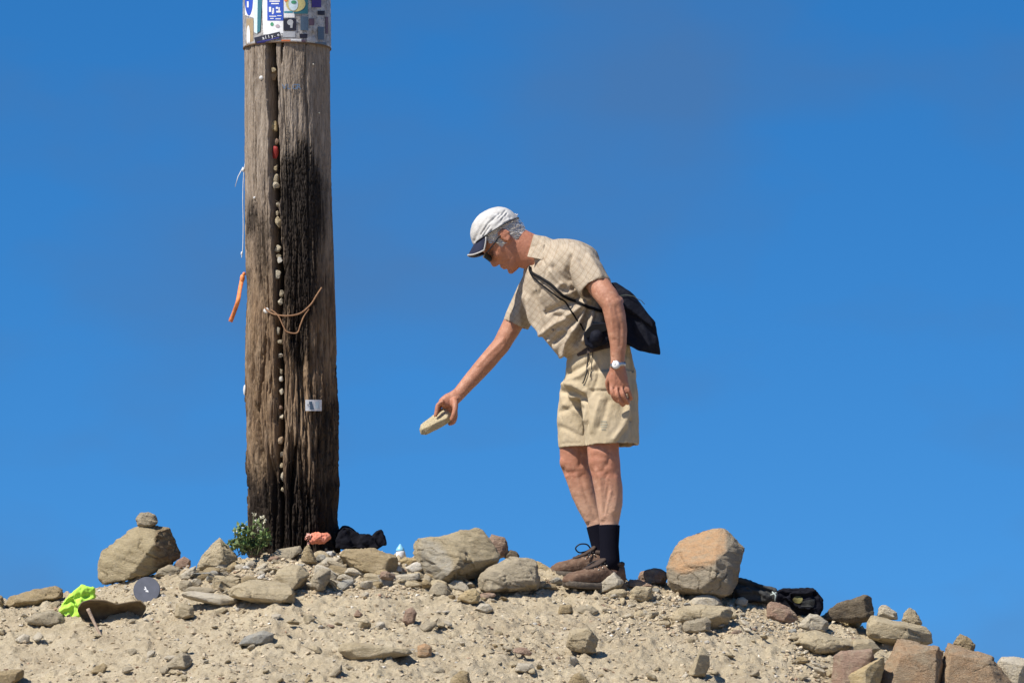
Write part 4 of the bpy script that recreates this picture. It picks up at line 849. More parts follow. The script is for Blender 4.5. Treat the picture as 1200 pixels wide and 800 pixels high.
finger([(532, 468, HD - .026), (533.5, 475, HD - .044), (532.5, 484, HD - .050), (529.5, 491, HD - .046)], .0145, .0100)   # thumb
ellipsoid(g, wp(528, 477, HD + .012), .020, .030, .030)
for dy_, q in ((.030, 0), (.052, 2)): finger([(531, 474, HD + dy_), (534, 483 + q, HD + dy_), (532, 492 + q, HD + dy_ * .8), (527, 496.5, HD + dy_ * .5)], .0100, .0080)
ellipsoid(g, wp(532.5, 473, HD - .022), .016, .022, .022)
# head, built upright and then pitched forward
PIT = R(52); e_f = Vector((-math.cos(PIT), 0, -math.sin(PIT))); e_u = Vector((-math.sin(PIT), 0, math.cos(PIT)))
CH = wp(603, 318.5)
def hd(x, y, z): return CH + e_f * (x - .075) + Vector((0, -y, 0)) + e_u * z
def slices(S, n=36):
    rs_ = []
    for z, fx, bx, hw, pw in S:
        ring = []
        for j in range(n):
            a = 2 * math.pi * j / n; c_, s_ = math.cos(a), math.sin(a); c_ = math.copysign(abs(c_) ** (2 / pw), c_); s_ = math.copysign(abs(s_) ** (2 / pw), s_)
            ring.append(hd((fx + bx) / 2 + (fx - bx) / 2 * c_, hw * s_, z))
        rs_.append(ring)
    return rs_
rings(g, slices([(-.002, .070, .040, .016, 2), (.006, .082, .025, .028, 2.2), (.02, .086, -.005, .042, 2.3), (.034, .083, -.03, .050, 2.3), (.048, .087, -.05, .055, 2.3), (.062, .087, -.066, .060, 2.3), (.078, .088, -.078, .065, 2.3), (.095, .089, -.088, .069, 2.3), (.112, .086, -.094, .072, 2.2), (.126, .081, -.098, .073, 2.2), (.140, .090, -.1, .075, 2.2), (.155, .092, -.1, .076, 2.1), (.175, .088, -.098, .075, 2), (.195, .075, -.088, .067, 2), (.212, .055, -.07, .053, 2), (.225, .025, -.045, .032, 2), (.230, 0, -.02, .012, 2)]))
rs_ = []
for z, x, hw, ln in ((.132, .090, .008, .012), (.118, .096, .009, .016), (.104, .103, .011, .020), (.090, .110, .014, .024), (.080, .113, .0165, .026), (.073, .108, .0165, .024), (.068, .098, .012, .018)):
    rs_.append([hd(x - ln + ln * math.cos(2 * math.pi * j / 14), hw * math.sin(2 * math.pi * j / 14), z) for j in range(14)])
rings(g, rs_)
for sgn in (1, -1):
    ellipsoid(g, hd(.060, sgn * .040, .094), .026, .016, .020)                      # cheek
    ellipsoid(g, hd(-.012, sgn * .073, .120), .017, .010, .020); ellipsoid(g, hd(-.010, sgn * .073, .098), .012, .009, .017)   # ear
    for k in range(9):
        a = -.8 + k * .5; ellipsoid(g, hd(-.012 - .016 * math.cos(a) * -1, sgn * .079, .112 + .026 * math.sin(a)), .006, .006, .006, n=8, m=6)
ellipsoid(g, hd(.0895, 0, .0535), .006, .022, .006, Matrix.Rotation(-PIT, 3, 'Y')); ellipsoid(g, hd(.088, 0, .041), .007, .020, .0065)
ellipsoid(g, hd(.080, 0, .014), .014, .020, .013)
bme = remesh(g, .0042, 3, .5)
fold(bme, [([(712, 560), (709, 580), (711, 600)], 1.6, .003), ([(716, 575), (712, 590), (709, 605)], 1.2, .0025), ([(699, 552), (703, 560), (705, 580), (706, 608)], 2.4, .0055), ([(711, 556), (711, 575), (710, 600)], 3, -.0045), ([(722, 560), (724, 578), (720, 598)], 4, .005), ([(664, 558), (672, 580), (688, 610)], 2.4, .005), ([(680, 560), (688, 584), (698, 608)], 3, -.004), ([(689, 549), (696, 553), (706, 552), (710, 544)], 2.6, -.0028), ([(657, 549), (664, 554), (674, 553)], 2.6, -.0028), ([(714, 530), (713, 545)], 2.5, -.004), ([(680, 530), (680, 545)], 2.5, -.004), ([(688, 532), (700, 528), (712, 533)], 3, .003),
          ([(712, 352), (717, 372), (719, 395)], 2, .003), ([(722, 360), (727, 380), (727, 405)], 2.2, -.003), ([(590, 398), (575, 412), (560, 428)], 2.0, .003), ([(594, 410), (580, 424), (565, 440)], 2.0, -.003), ([(719.5, 454), (721, 462), (723.5, 469)], .9, -.006), ([(725.5, 455), (727, 463), (731, 471)], .9, -.006), ([(731, 453), (733.5, 461), (736.5, 467)], .9, -.006), ([(721, 436), (720, 450)], .9, .0016), ([(726, 436), (727, 450)], .9, .0016), ([(730, 438), (733, 448)], .9, .0016),
          ([(590.5, 308.5), (596, 305.5)], 1.1, -.004)], [(.0011, 22, (1, 1, 1))])
Vb = vco(bme); Pb = topx(Vb)
head_m = np.clip((640 - Pb[:, 0]) / 12, 0, 1) * (Pb[:, 1] < 325); hand_m = np.clip((Pb[:, 1] - 424) / 10, 0, 1) * (Pb[:, 1] < 485) * (Pb[:, 0] > 705)
hand2 = np.clip((542 - Pb[:, 0]) / 10, 0, 1)
fattr(bme, 'ruddy', np.clip(head_m * .9 + hand_m * .6 + hand2 * .55 + .4 * ((Pb[:, 1] > 520) & (Pb[:, 1] < 560)), 0, 1))
fattr(bme, 'fair', np.clip((Pb[:, 1] - 556) / 40, 0, 1) * .9)
hx = (Vb - np.array(CH)) @ np.array(e_f) + .075; hz = (Vb - np.array(CH)) @ np.array(e_u); near_head = np.linalg.norm(Vb - np.array(hd(0, 0, .12)), axis=1) < .16
sc_ = ((hx < -.024) & (hz > .068)) | ((hz > .138) & (hx < .045)) | ((hx > .012) & (hx < .034) & (hz > .095)); ear_ = (np.abs(hx + .012) < .022) & (hz > .085) & (hz < .142) & (np.abs(Vb[:, 1] - YM) > .0755)
fattr(bme, 'scalp', (sc_ & near_head & ~ear_).astype(float))
body_bvh = bvh_of(bme)
part_me('body', bme, 'skin', person)
simple('mouth', (.13, .035, .03), rough=.6)
# hair below the cap
b = simple('grey_hair', (.62, .59, .55), (.47, .44, .41), 120, .8)
g = Geo()
for sgn in (1, -1):
    for k in range(330):
        rr_ = random.Random(k * 2 + (sgn > 0)); zc = rr_.uniform(.060, .172); xc = rr_.uniform(-.098, .048)
        if xc > -.028 and zc < .138 - max(0, -xc) * .3 and not (.012 < xc < .034 and zc > .095): continue
        if xc < -.028 and zc < .066: continue
        hwz = float(np.interp(zc, [.062, .078, .095, .112, .126, .14, .155, .175], [.060, .065, .069, .072, .073, .075, .076, .075])); bxz = float(np.interp(zc, [.062, .078, .095, .112, .14, .175], [-.066, -.078, -.088, -.094, -.1, -.098])); fx = .088
        m_, h_ = (fx + bxz) / 2, (fx - bxz) / 2; u = max(-1, min(1, (xc - m_) / h_)); yv = hwz * (1 - abs(u) ** 2.2) ** (1 / 2.2)
        P0 = hd(m_ + h_ * u, sgn * yv, zc); dirv = (e_f * rr_.uniform(-.8, -.45) - e_u * rr_.uniform(.5, .8)).normalized()
        out = (P0 - hd(m_, 0, zc)).normalized()
        tube(g, [P0 - dirv * .008 - out * .001, P0 + out * .0025, P0 + dirv * .011 + out * .001], .0019, 5, .0008)
for k in range(16):
    rr_ = random.Random(900 + k); P0 = wp(603 + rr_.uniform(-2, 2), 254 + rr_.uniform(-2, 2), rr_.uniform(-.02, .02)); tube(g, [P0, P0 + Vector((rr_.uniform(0, .012), rr_.uniform(-.006, .006), rr_.uniform(-.004, .012)))], .004, 6, .001)
part('hair', g.V, g.F, 'grey_hair', person)
# cap
b = NB('cap_cloth'); b.color(b.mix(b.ramp(b.noise(30, 4), .4, .65), (.53, .515, .49), (.44, .425, .40))); b.rough(.85, .15); b.bump(b.noise(300, 3), .001); M['cap_cloth'] = b.m
simple('navy_cloth', (.018, .022, .05), rough=.75); simple('black_trim', (.03, .03, .035), rough=.7)
CB = wp(580.5, 272.5); c_f = Vector((-.855, 0, -.518)).normalized(); c_u = Vector((-.518, 0, .855)).normalized()
def cp(x, y, z): return CB + c_f * x + Vector((0, -y, 0)) + c_u * z
g = Geo(); rs_ = []; m_ = 16
for i in range(m_ + 1):
    a = math.pi / 2 * i / m_; rr_ = math.cos(a) ** .86; z = .094 * math.sin(a) ** .95
    rs_.append([cp((.104 * math.cos(t)) * rr_ - .004, .089 * math.sin(t) * rr_, z) for t in np.linspace(0, 2 * math.pi, 64, endpoint=False)])
rings(g, rs_[:-1] + [[p.lerp(cp(-.004, 0, .0945), .9) for p in rs_[-2]]])
cme = remesh(g, .0032, 1)
fold(cme, [([(563, 275), (572, 262), (585, 250)], 1.1, -.0055), ([(566, 277), (570, 270), (574, 265)], 1.0, -.005), ([(570, 279), (576, 270)], 1.0, -.005), ([(584, 256), (592, 247)], 1.1, -.005), ([(587, 258), (594, 250)], .9, -.005), ([(576, 274), (586, 264), (596, 258)], 1.6, .004), ([(568, 262), (576, 252)], 2, .003), ([(580, 262), (590, 254)], 2, .003), ([(556, 282), (562, 268), (572, 256)], 2.0, -.004), ([(575, 250), (586, 250), (598, 255)], 1.6, -.004), ([(590, 262), (600, 258)], 1.2, -.004)], [(.0018, 26, (1, 1, 1))])
cap = part_me('cap', cme, 'cap_cloth', person)
g = Geo(); tube(g, [cp(.1055 * math.cos(t) - .004, .0905 * math.sin(t), .002) for t in np.linspace(.5, 2 * math.pi - .5, 60)], .0022, 6); part('band', g.V, g.F, 'black_trim', cap)
def brim(u, v, lift=0.0):
    y = .080 * u * (1 - .10 * v * v); x0 = .098 * math.sqrt(max(0, 1 - (y / .092) ** 2)); ln = .054 * (1 - .55 * u ** 4) * v
    dz = -.030 * u * u * (.25 + v) - .50 * ln + lift
    return cp(x0 + ln * .86 - .004, y, dz + .006)
g = Geo(); nu, nv = 24, 8; top = [[brim(-1 + 2 * j / nu, i / nv) for j in range(nu + 1)] for i in range(nv + 1)]; bot = [[brim(-1 + 2 * j / nu, i / nv, -.003) for j in range(nu + 1)] for i in range(nv + 1)]
rings(g, [top[i] + bot[i][::-1] for i in range(nv + 1)]); br = part('brim', g.V, g.F, 'navy_cloth', cap)
g = Geo(); tube(g, [brim(-1, v) for v in np.linspace(0.05, .9, 6)] + [brim(u, 1.0) for u in np.linspace(-1, 1, 30)] + [brim(1, v) for v in np.linspace(.9, .05, 6)], .0030, 7); part('piping', g.V, g.F, 'cap_cloth', br)
# sunglasses
simple('black_plastic', (.012, .012, .014), rough=.25, spec=.5); b = NB('dark_lens'); b.color((.006, .006, .008)); b.rough(.6, .08); M['dark_lens'] = b.m
g = Geo()
for sgn in (1, -1): tube(g, spline([hd(.088, sgn * .066, .128), hd(.04, sgn * .0785, .128), hd(-.005, sgn * .080, .127), hd(-.022, sgn * .078, .112)]), .0028, 6)
tube(g, spline([hd(.088, .066, .131), hd(.100, .04, .133), hd(.105, 0, .134), hd(.100, -.04, .133), hd(.088, -.066, .131)]), .003, 6)
gl = part('sunglasses', g.V, g.F, 'black_plastic', person)
for sgn in (1, -1):
    g = Geo(); V = []
    for i in range(7):
        for j in range(9):
            a, c_ = -1 + 2 * j / 8, -1 + 2 * i / 6; aa = a * math.sqrt(1 - c_ * c_ / 2.6); cc_ = c_ * math.sqrt(1 - a * a / 2.6)
            y_ = .038 + .029 * aa; V.append(hd(.104 - 3.6 * (y_ - .006) ** 2, sgn * y_, .116 + .018 * cc_))
    F = [(i * 9 + j, i * 9 + j + 1, i * 9 + j + 10, i * 9 + j + 9) for i in range(6) for j in range(8)]
    n0 = len(V); V2 = V + [v - e_f * .0025 for v in V]; F2 = F + [tuple(q + n0 for q in f[::-1]) for f in F]; part('lens', V2, F2, 'dark_lens', gl)
# shirt
b = NB('checked_shirt')
def lines(axisv, per, wid, off=0.0):
    d = b.n('ShaderNodeVectorMath', operation='DOT_PRODUCT'); b.l(b.pos, d.inputs[0]); d.inputs[1].default_value = axisv
    f = b.math('FRACT', b.math('ADD', b.math('DIVIDE', d.outputs['Value'], per), off)); return b.math('LESS_THAN', f, wid)
c = b.mix(b.ramp(b.noise(12, 4), .38, .66), (.435, .365, .275), (.375, .31, .23))
for ax, per, wd, off, colr, am in (((-.545, .25, -.84), .0095, .32, 0, (.31, .235, .155), .55), ((.84, .35, -.545), .0095, .32, .2, (.31, .235, .155), .55), ((-.545, .25, -.84), .019, .12, .5, (.60, .51, .39), .35), ((.84, .35, -.545), .019, .12, .6, (.60, .51, .39), .35), ((.84, .35, -.545), .019, .13, .1, (.30, .22, .16), .3), ((-.545, .25, -.84), .038, .07, .1, (.34, .25, .18), .35)):
    c = b.mix(b.math('MULTIPLY', lines(ax, per, wd, off), am), c, colr)
b.color(c); b.rough(.85, .2); p = b.bump(b.noise(14, 4, .5), .006); b.bump(b.noise(420, 2), .0012, 1., p); M['checked_shirt'] = b.m
g = Geo()
plo(g, [(704, 414, 0, 27, .140), (698, 407, 0, 31, .150), (690, 396, 0, 37, .160), (681, 380, 0, 39.5, .168), (672, 361, 0, 39.5, .175), (662, 340, 0, 38.5, .185), (655, 323, 0, 35, .190), (648, 309, 0, 28, .175), (641, 298, 0, 20, .120), (633, 292, 0, 16.5, .085), (630, 291, 0, 15.5, .078)], n=40, power=2.3)
hull(g, [wp(*q) for q in ((655, 417.5, -.05), (663, 417, -.07), (649, 407, -.10), (655, 417.5, .05), (649, 407, .10), (672, 405, -.12), (672, 405, .12), (630, 388, -.09), (630, 388, .09), (622, 379, -.06), (622, 379, .06), (612, 352, -.05), (612, 352, .06), (617, 325, -.06), (617, 325, .08), (620, 310, -.04), (613, 314, .06), (650, 320, -.15), (650, 320, .15), (660, 360, -.16), (660, 360, .16), (668, 390, -.15), (668, 390, .15))])   # front of the shirt sagging over the belt
ellipsoid(g, wp(666, 303, 0), .125, .165, .078, Matrix.Rotation(R(8), 3, 'Y'))       # yoke across the shoulders
ellipsoid(g, wp(673, 303, -.135), .075, .075, .066); ellipsoid(g, wp(643, 310, .13), .06, .07, .066)
FOLDK = 1.9
def sleeve(secs, n=32):
    (a0, b0, c0, h0, d0), (a1, b1, c1, h1, d1) = secs[-2], secs[-1]
    t = [(a1 - a0), (b1 - b0), (c1 - c0)]
    extra_ = [(a1 + t[0] * .02, b1 + t[1] * .02, c1 + t[2] * .02, h1 - 2.2, d1 - .007), (a1 - t[0] * .9, b1 - t[1] * .9, c1 - t[2] * .9, h1 - 3.0, d1 - .010)]
    S = [(wp(a, b_, c_), h * K, d) for a, b_, c_, h, d in secs + extra_]; C = [s[0] for s in S]; ax = (C[len(secs) - 1] - C[len(secs) - 2]).normalized(); rs2 = []
    for i, s in enumerate(S):
        tt = (C[min(i + 1, len(secs) - 1)] - C[max(min(i, len(secs) - 1) - 1, 0)]).normalized() if i < len(secs) else ax
        e2 = (Vector((0, 1, 0)) - tt * tt.y).normalized(); e1 = tt.cross(e2)
        rs2.append([C[i] + e1 * (s[1] * math.cos(2 * math.pi * j / n)) + e2 * (s[2] * math.sin(2 * math.pi * j / n)) for j in range(n)])
    rings(g, rs2)
sleeve([(668, 302, -.12, 20, .07), (680, 309, -.165, 21, .072), (689, 321, -.20, 20.5, .072), (698.5, 338.5, -.235, 19.5, .068)])
sleeve([(640, 312, .12, 19, .07), (629, 328, .175, 18, .068), (617, 352, .195, 17, .064), (604.5, 381, .20, 16.5, .060)])
sme = remesh(g, .0048, 4, .5)
fold(sme, [(a_, b_, c_ * FOLDK) for a_, b_, c_ in [([(690, 352), (672, 366), (650, 380), (634, 392)], 3.4, .011), ([(688, 357), (672, 376), (656, 394), (644, 405)], 3.2, -.010), ([(686, 360), (676, 382), (664, 402), (658, 414)], 3.2, .013), ([(690, 364), (682, 384), (674, 402)], 3.0, -.013), ([(694, 366), (690, 384), (684, 398)], 3.0, .011), ([(676, 350), (660, 358), (640, 366)], 3.0, -.008),
           ([(668, 300), (664, 318), (672, 338), (682, 350)], 2.0, -.010), ([(648, 312), (656, 322), (664, 330)], 2.4, -.007), ([(646, 318), (656, 330), (668, 336)], 2.6, .007), ([(660, 332), (652, 338), (660, 346), (672, 342)], 2.6, .007), ([(625, 345), (632, 372), (640, 396)], 3, -.006), ([(618, 350), (622, 378), (632, 392)], 3.0, .006),
           ([(690, 300), (700, 316), (706, 330)], 3, .005), ([(680, 305), (690, 325), (696, 338)], 2.4, -.005), ([(606, 336), (600, 360), (598, 378)], 2.4, -.006), ([(614, 346), (608, 366), (610, 382)], 2.4, .005), ([(640, 400), (655, 410), (664, 412)], 2.6, .006), ([(634, 300), (640, 315), (632, 345)], 1.2, -.004), ([(650, 370), (668, 372)], 2.4, -.007), ([(655, 388), (672, 386)], 2.2, .006)]],
     [(.0040, 7, (1, 1, 1)), (.0012, 26, (1, 1, 1))])
relax(sme, 3, .5); shirt_bvh = bvh_of(sme); shirt = part_me('shirt', sme, 'checked_shirt', person)
g = Geo(); rs_ = []; n = 36
for px_, py_, hw, dr_ in ((636.5, 293, 16.2, .086), (629, 290.8, 15.2, .076), (623, 288.8, 14.4, .067), (622, 288.4, 14.0, .066), (626, 290, 13.8, .066), (636, 292.5, 14.0, .072)):
    ring = []; tt = Vector((-1, 0, .25)).normalized(); e2 = Vector((0, 1, 0)); e1 = tt.cross(e2)
    for j in range(n):
        a = 2 * math.pi * j / n; dn = max(0, -(e1.z * math.cos(a)) * math.copysign(1, 1))
        ring.append(wp(px_, py_) + e1 * (hw * K * math.cos(a)) + e2 * (dr_ * math.sin(a)))
    rs_.append(ring)
rings(g, rs_, cap=False)
part('collar', g.V, g.F, 'checked_shirt', shirt)
g = Geo(); hull(g, [wp(*q) for q in ((621, 290, -.069), (637.5, 285, -.094), (636, 304, -.122), (618, 300.5, -.092), (622, 290, -.063), (635, 290, -.080), (633, 302, -.094), (620, 298.5, -.074))])
part('collar_point', g.V, g.F, 'checked_shirt', shirt, False)
simple('button', (.22, .18, .14), rough=.4)
for q in ((629, 340), (638, 363), (648, 386)):
    h = cast(shirt_bvh, q[0], q[1], .002)
    if h: g = Geo(); ellipsoid(g, h, .0055, .003, .0055, n=10, m=6); part('button', g.V, g.F, 'button', shirt)
# shorts
b = NB('khaki'); c = b.mix(b.ramp(b.noise(7, 4), .38, .64), (.48, .39, .26), (.415, .335, .215)); b.color(c); b.rough(.85, .2); p = b.bump(b.noise(18, 5, .55, stretch=(1.4, 1.4, .8)), .010); b.bump(b.noise(500, 2), .001, 1., p); M['khaki'] = b.m
g = Geo()
plo(g, [(702, 404, 0, 35, .148), (703, 418, 0, 38, .153), (704, 436, 0, 41.5, .156), (703, 456, 0, 42, .154), (702, 470, 0, 36, .13)], n=40, power=2.3)
sleeve([(711, 440, -.075, 33, .10), (714, 465, -.086, 33.5, .094), (716, 492, -.094, 32.5, .095), (717, 522, -.098, 31.5, .097)], 40)
sleeve([(694, 440, .075, 30, .10), (686, 465, .09, 32.5, .105), (684, 492, .098, 31.5, .105), (684.5, 524.5, .10, 29.5, .102)], 40)
kme = remesh(g, .005, 3, .5)
fold(kme, [(a_, b_, c_ * 1.4) for a_, b_, c_ in [([(684, 462), (688, 480), (687, 505), (687, 524)], 1.8, -.012), ([(656, 458), (668, 460), (684, 468)], 3, -.012), ([(658, 450), (672, 450), (686, 458)], 3, .010), ([(664, 438), (676, 432), (690, 424)], 2.6, -.008), ([(664, 446), (680, 440), (694, 428)], 2.6, .007), ([(662, 474), (676, 480), (684, 492)], 3.4, .006), ([(656, 482), (672, 476), (682, 478)], 2.6, -.006),
           ([(712, 470), (708, 486), (702, 500)], 3, -.006), ([(704, 468), (698, 486), (694, 505)], 3, .006), ([(736, 478), (730, 500), (720, 514)], 3, .007), ([(740, 492), (732, 508), (726, 518)], 2.6, -.007), ([(690, 457), (704, 457.5), (716, 457)], 1.0, -.005), ([(692, 455), (716, 454.5)], 1.2, .003), ([(738, 412), (741, 440), (742, 480), (741, 520)], 2, -.006), ([(731, 420), (734, 455), (735, 500)], 3, .007), ([(656, 500), (670, 505), (684, 515)], 3.0, -.005), ([(698, 420), (694, 436), (690, 450)], 2.0, .005), ([(703, 425), (700, 445), (694, 460)], 2.0, -.005), ([(690, 518), (747, 516)], .8, -.002), ([(658, 520), (686, 518)], .8, -.002)]],
     [(.005, 8, (1, 1, .7)), (.002, 24, (1, 1, 1))])
relax(kme, 2, .5); shorts_bvh = bvh_of(kme); shorts = part_me('shorts', kme, 'khaki', person)
simple('dark_leather', (.055, .035, .025), (.09, .06, .04), 60, .6)
g = Geo(); rs_ = []
for px_, py_, hw, dr_ in ((702.5, 414, 39.2, .162), (700.8, 405, 37.5, .158), (701.5, 405, 33, .14), (703, 414, 34, .145)):
    ca, sa = math.cos(R(14)), math.sin(R(14)); rs_.append([wp(px_, py_) + Vector((ca, 0, sa)) * (hw * K * math.cos(a)) + Vector((0, 1, 0)) * (dr_ * math.sin(a)) for a in np.linspace(0, 2 * math.pi, 48, endpoint=False)])
rings(g, rs_ + [rs_[0]], cap=False); belt = part('belt', g.V, g.F, 'dark_leather', shorts)
belt_bvh = BVHTree.FromPolygons(g.V, g.F)
for q in ((678.5, 404, 682, 414.5), (667, 408, 669.5, 418)):
    r = patch(belt_bvh, [(q[0], q[1]), (q[0] + 2.6, q[1]), (q[2] + 2.6, q[3]), (q[2], q[3])], .004, 2, 3)
    if r: part('belt_loop', r[0], r[1], 'khaki', shorts)
simple('grey_print', (.37, .34, .25), rough=.7)
for k, (x0, y0, x1) in enumerate(((704, 493, 711), (703.5, 496, 712), (704, 499, 711.5), (705, 502, 710))):
    r = patch(shorts_bvh, box4(x0, y0, x1, y0 + 1.5), .0015, 5, 2)
    if r: part('print', r[0], r[1], 'grey_print', shorts)
simple('black_cord', (.012, .012, .016), rough=.6)
g = Geo()
for pl in ([(690, 407), (689, 420), (688, 432), (685, 445), (683, 449)], [(690, 408), (690, 425), (687, 440), (684, 449)], [(695, 412), (694, 428), (692, 442)]): tube(g, drape(shorts_bvh, pl, .005), .0016, 6)
part('drawstring', g.V, g.F, 'black_cord', shorts)
# socks
b = simple('black_sock', (.006, .006, .011), (.009, .009, .015), 300, .9, .002, 500, spec=.05)
for L_ in (nl, fl):
    g = Geo(); ys = [615.5, 617, 640, 655, 668]; S = []
    for y_ in ys:
        q = [float(np.interp(y_, [s[1] for s in L_], [s[i] for s in L_])) for i in (0, 2, 3, 4)]; S.append((q[0], y_, q[1], q[2] + 1.2, q[3] + .004))
    plo(g, S); part('sock', g.V, g.F, 'black_sock', person)
# shoes
b = NB('brown_suede'); c = b.mix(b.ramp(b.noise(28, 5, .6), .36, .64), (.165, .10, .065), (.105, .062, .042)); c = b.mix(b.math('MULTIPLY', b.ramp(b.noise(60, 4, .6), .48, .66), .5), c, (.25, .175, .12)); b.color(c); b.rough(.85, .2); b.bump(b.noise(160, 4), .003); M['brown_suede'] = b.m
simple('rubber_sole', (.085, .07, .055), (.15, .12, .09), 60, .8, .003, 150); simple('black_lace', (.02, .018, .02), rough=.6); simple('brass', (.45, .40, .33), rough=.35, metal=.8); simple('dark_suede', (.05, .033, .026), (.075, .05, .036), 60, .85)
def shoe(heel, yaw, pitch, bow):
    fw = Vector((-math.cos(yaw) * math.cos(pitch), -math.sin(yaw) * math.cos(pitch), math.sin(pitch))); sd_ = Vector((0, 0, 1)).cross(fw).normalized(); up = fw.cross(sd_)
    T = lambda x, y, z: heel + fw * (x * .92) + sd_ * (y * .95) + up * (z * .92)
    S = [(.000, .030, .085, .024), (.008, .022, .112, .034), (.035, .022, .116, .040), (.070, .022, .112, .041), (.105, .022, .116, .041), (.135, .022, .106, .043), (.165, .022, .094, .046), (.200, .022, .083, .049), (.235, .022, .076, .048), (.262, .023, .068, .042), (.280, .026, .056, .030), (.289, .030, .044, .016)]
    g = Geo(); rs2 = []
    for x, z0, z1, hw in S:
        ring = []
        for j in range(28):
            a = 2 * math.pi * j / 28; c_, s_ = math.cos(a), math.sin(a); c2 = math.copysign(abs(c_) ** .75, c_); s2 = math.copysign(abs(s_) ** (.85 if s_ > 0 else .4), s_)
            taper = 1 - .34 * max(0, s_) ** 1.7; ring.append(T(x, hw * c2 * taper, (z0 + z1) / 2 + (z1 - z0) / 2 * s2))
        rs2.append(ring)
    rings(g, rs2); me = remesh(g, .0035, 2); fold(me, [], [(.0016, 40, (1, 1, 1))]); sh = part_me('shoe', me, 'brown_suede', person)
    g = Geo(); rs2 = []
    for x, z0, z1, hw in S:
        lift = .016 * max(0, (x - .19) / .1) ** 2; h2 = hw + .0015 if .01 < x < .26 else hw - .001
        rs2.append([T(x + (-.002 if x > .28 else -.003 if x == 0 else 0), h2 * q[0], lift + q[1]) for q in ((-1, .004), (-.9, 0), (.9, 0), (1, .004), (1.02, .014), (1, .025), (.9, .028), (-.9, .028), (-1, .025), (-1.02, .014))])
    rings(g, rs2); part('sole', g.V, g.F, 'rubber_sole', sh)
    g = Geo()      # padded collar round the ankle and the tongue
    tube(g, [T(.052 + .046 * math.cos(a), .031 * math.sin(a), .113 + .003 * math.cos(a) - .007 * abs(math.sin(a))) for a in np.linspace(0, 2 * math.pi, 33)], .0095, 8); part('padded_collar', g.V, g.F, 'dark_suede', sh)
    g = Geo(); loft(g, [(T(.092, 0, .136), .007, .022), (T(.102, 0, .124), .010, .028), (T(.135, 0, .103), .009, .026), (T(.185, 0, .086), .006, .020)], 16, sd_); part('tongue', g.V, g.F, 'dark_suede', sh)
    g = Geo(); ey = []
    for k in range(5):
        x = .102 + .019 * k; z = .122 - .0085 * k; w = .027 - .001 * k
        tube(g, spline([T(x, -w, z - .010), T(x + .004, 0, z + .004), T(x + .012, w, z - .012)], 4), .0026, 6); tube(g, spline([T(x, w, z - .010), T(x + .004, 0, z + .005), T(x + .012, -w, z - .012)], 4), .0026, 6); ey += [(x, -w), (x, w)]
        for sg in (-1, 1): ellipsoid(g, T(x + .002, sg * w, z - .012), .0045, .0045, .0045, n=8, m=6)
    if bow:
        tube(g, spline([T(.108, 0, .126), T(.128, .012, .146), T(.160, .018, .147), T(.178, .012, .130), T(.162, .006, .112), T(.132, .004, .116), T(.110, 0, .126)], 5), .0030, 7)
        tube(g, spline([T(.110, 0, .126), T(.115, .035, .112), T(.135, .05, .085)], 5), .0024, 6)
    else:
        tube(g, spline([T(.108, 0, .124), T(.13, -.03, .118), T(.155, -.044, .096), T(.14, -.040, .092), T(.11, -.01, .118)], 5), .0026, 6)
    part('lace', g.V, g.F, 'black_lace', sh)
    g = Geo()
    for k in range(3):
        for sg in (-1, 1): ellipsoid(g, T(.100 + .020 * k, sg * .036, .100 - .009 * k), .004, .004, .004, n=8, m=6)
    part('eyelet', g.V, g.F, 'brass', sh)
def gzat(px, py, dy): v = wp(px, py, dy); return Vector((v.x, v.y, gz1(v.x, v.y)))
h1 = wp(730.5, 690.5, -.075); shoe(h1, R(28), R(-.5), False)
h2 = wp(722, 677, .09); shoe(h2, R(10), R(-1), True)
# wrist watch
simple('steel', (.55, .55, .56), rough=.3, metal=.9); simple('dial', (.82, .82, .80), rough=.3)
g = Geo(); c0 = wp(724, 427.5, -.274); rs_ = []
for dz, rr_ in ((-.0075, 1.0), (-.0075, 1.13), (.0075, 1.13), (.0075, 1.0)): rs_.append([c0 + Vector((.0268 * rr_ * math.cos(a), .0235 * rr_ * math.sin(a), dz + .003 * math.cos(a))) for a in np.linspace(0, 2 * math.pi, 36, endpoint=False)])
rings(g, rs_, cap=False); wt = part('wristwatch', g.V, g.F, 'steel', person)
g = Geo(); cw = wp(721.8, 427.3, -.274 - .0285); ax = Vector((-.25, -.96, .1)).normalized(); ux = ax.cross(Vector((0, 0, 1))).normalized(); uz = ux.cross(ax)
disc = lambda r, h: [cw + ax * h + (ux * math.cos(a) + uz * math.sin(a)) * r for a in np.linspace(0, 2 * math.pi, 28, endpoint=False)]
rings(g, [disc(.0165, -.006), disc(.0172, 0), disc(.0165, .004), disc(.0145, .0045)]); part('case', g.V, g.F, 'steel', wt)
g = Geo(); rings(g, [disc(.0144, .0046), disc(.0144, .0052)]); part('dial', g.V, g.F, 'dial', wt)
g = Geo(); tube(g, [cw + ax * .0058, cw + ax * .0058 + uz * .010], .0007, 5); tube(g, [cw + ax * .0058, cw + ax * .0058 + ux * .007], .0007, 5); part('hand', g.V, g.F, 'black_cord', wt)

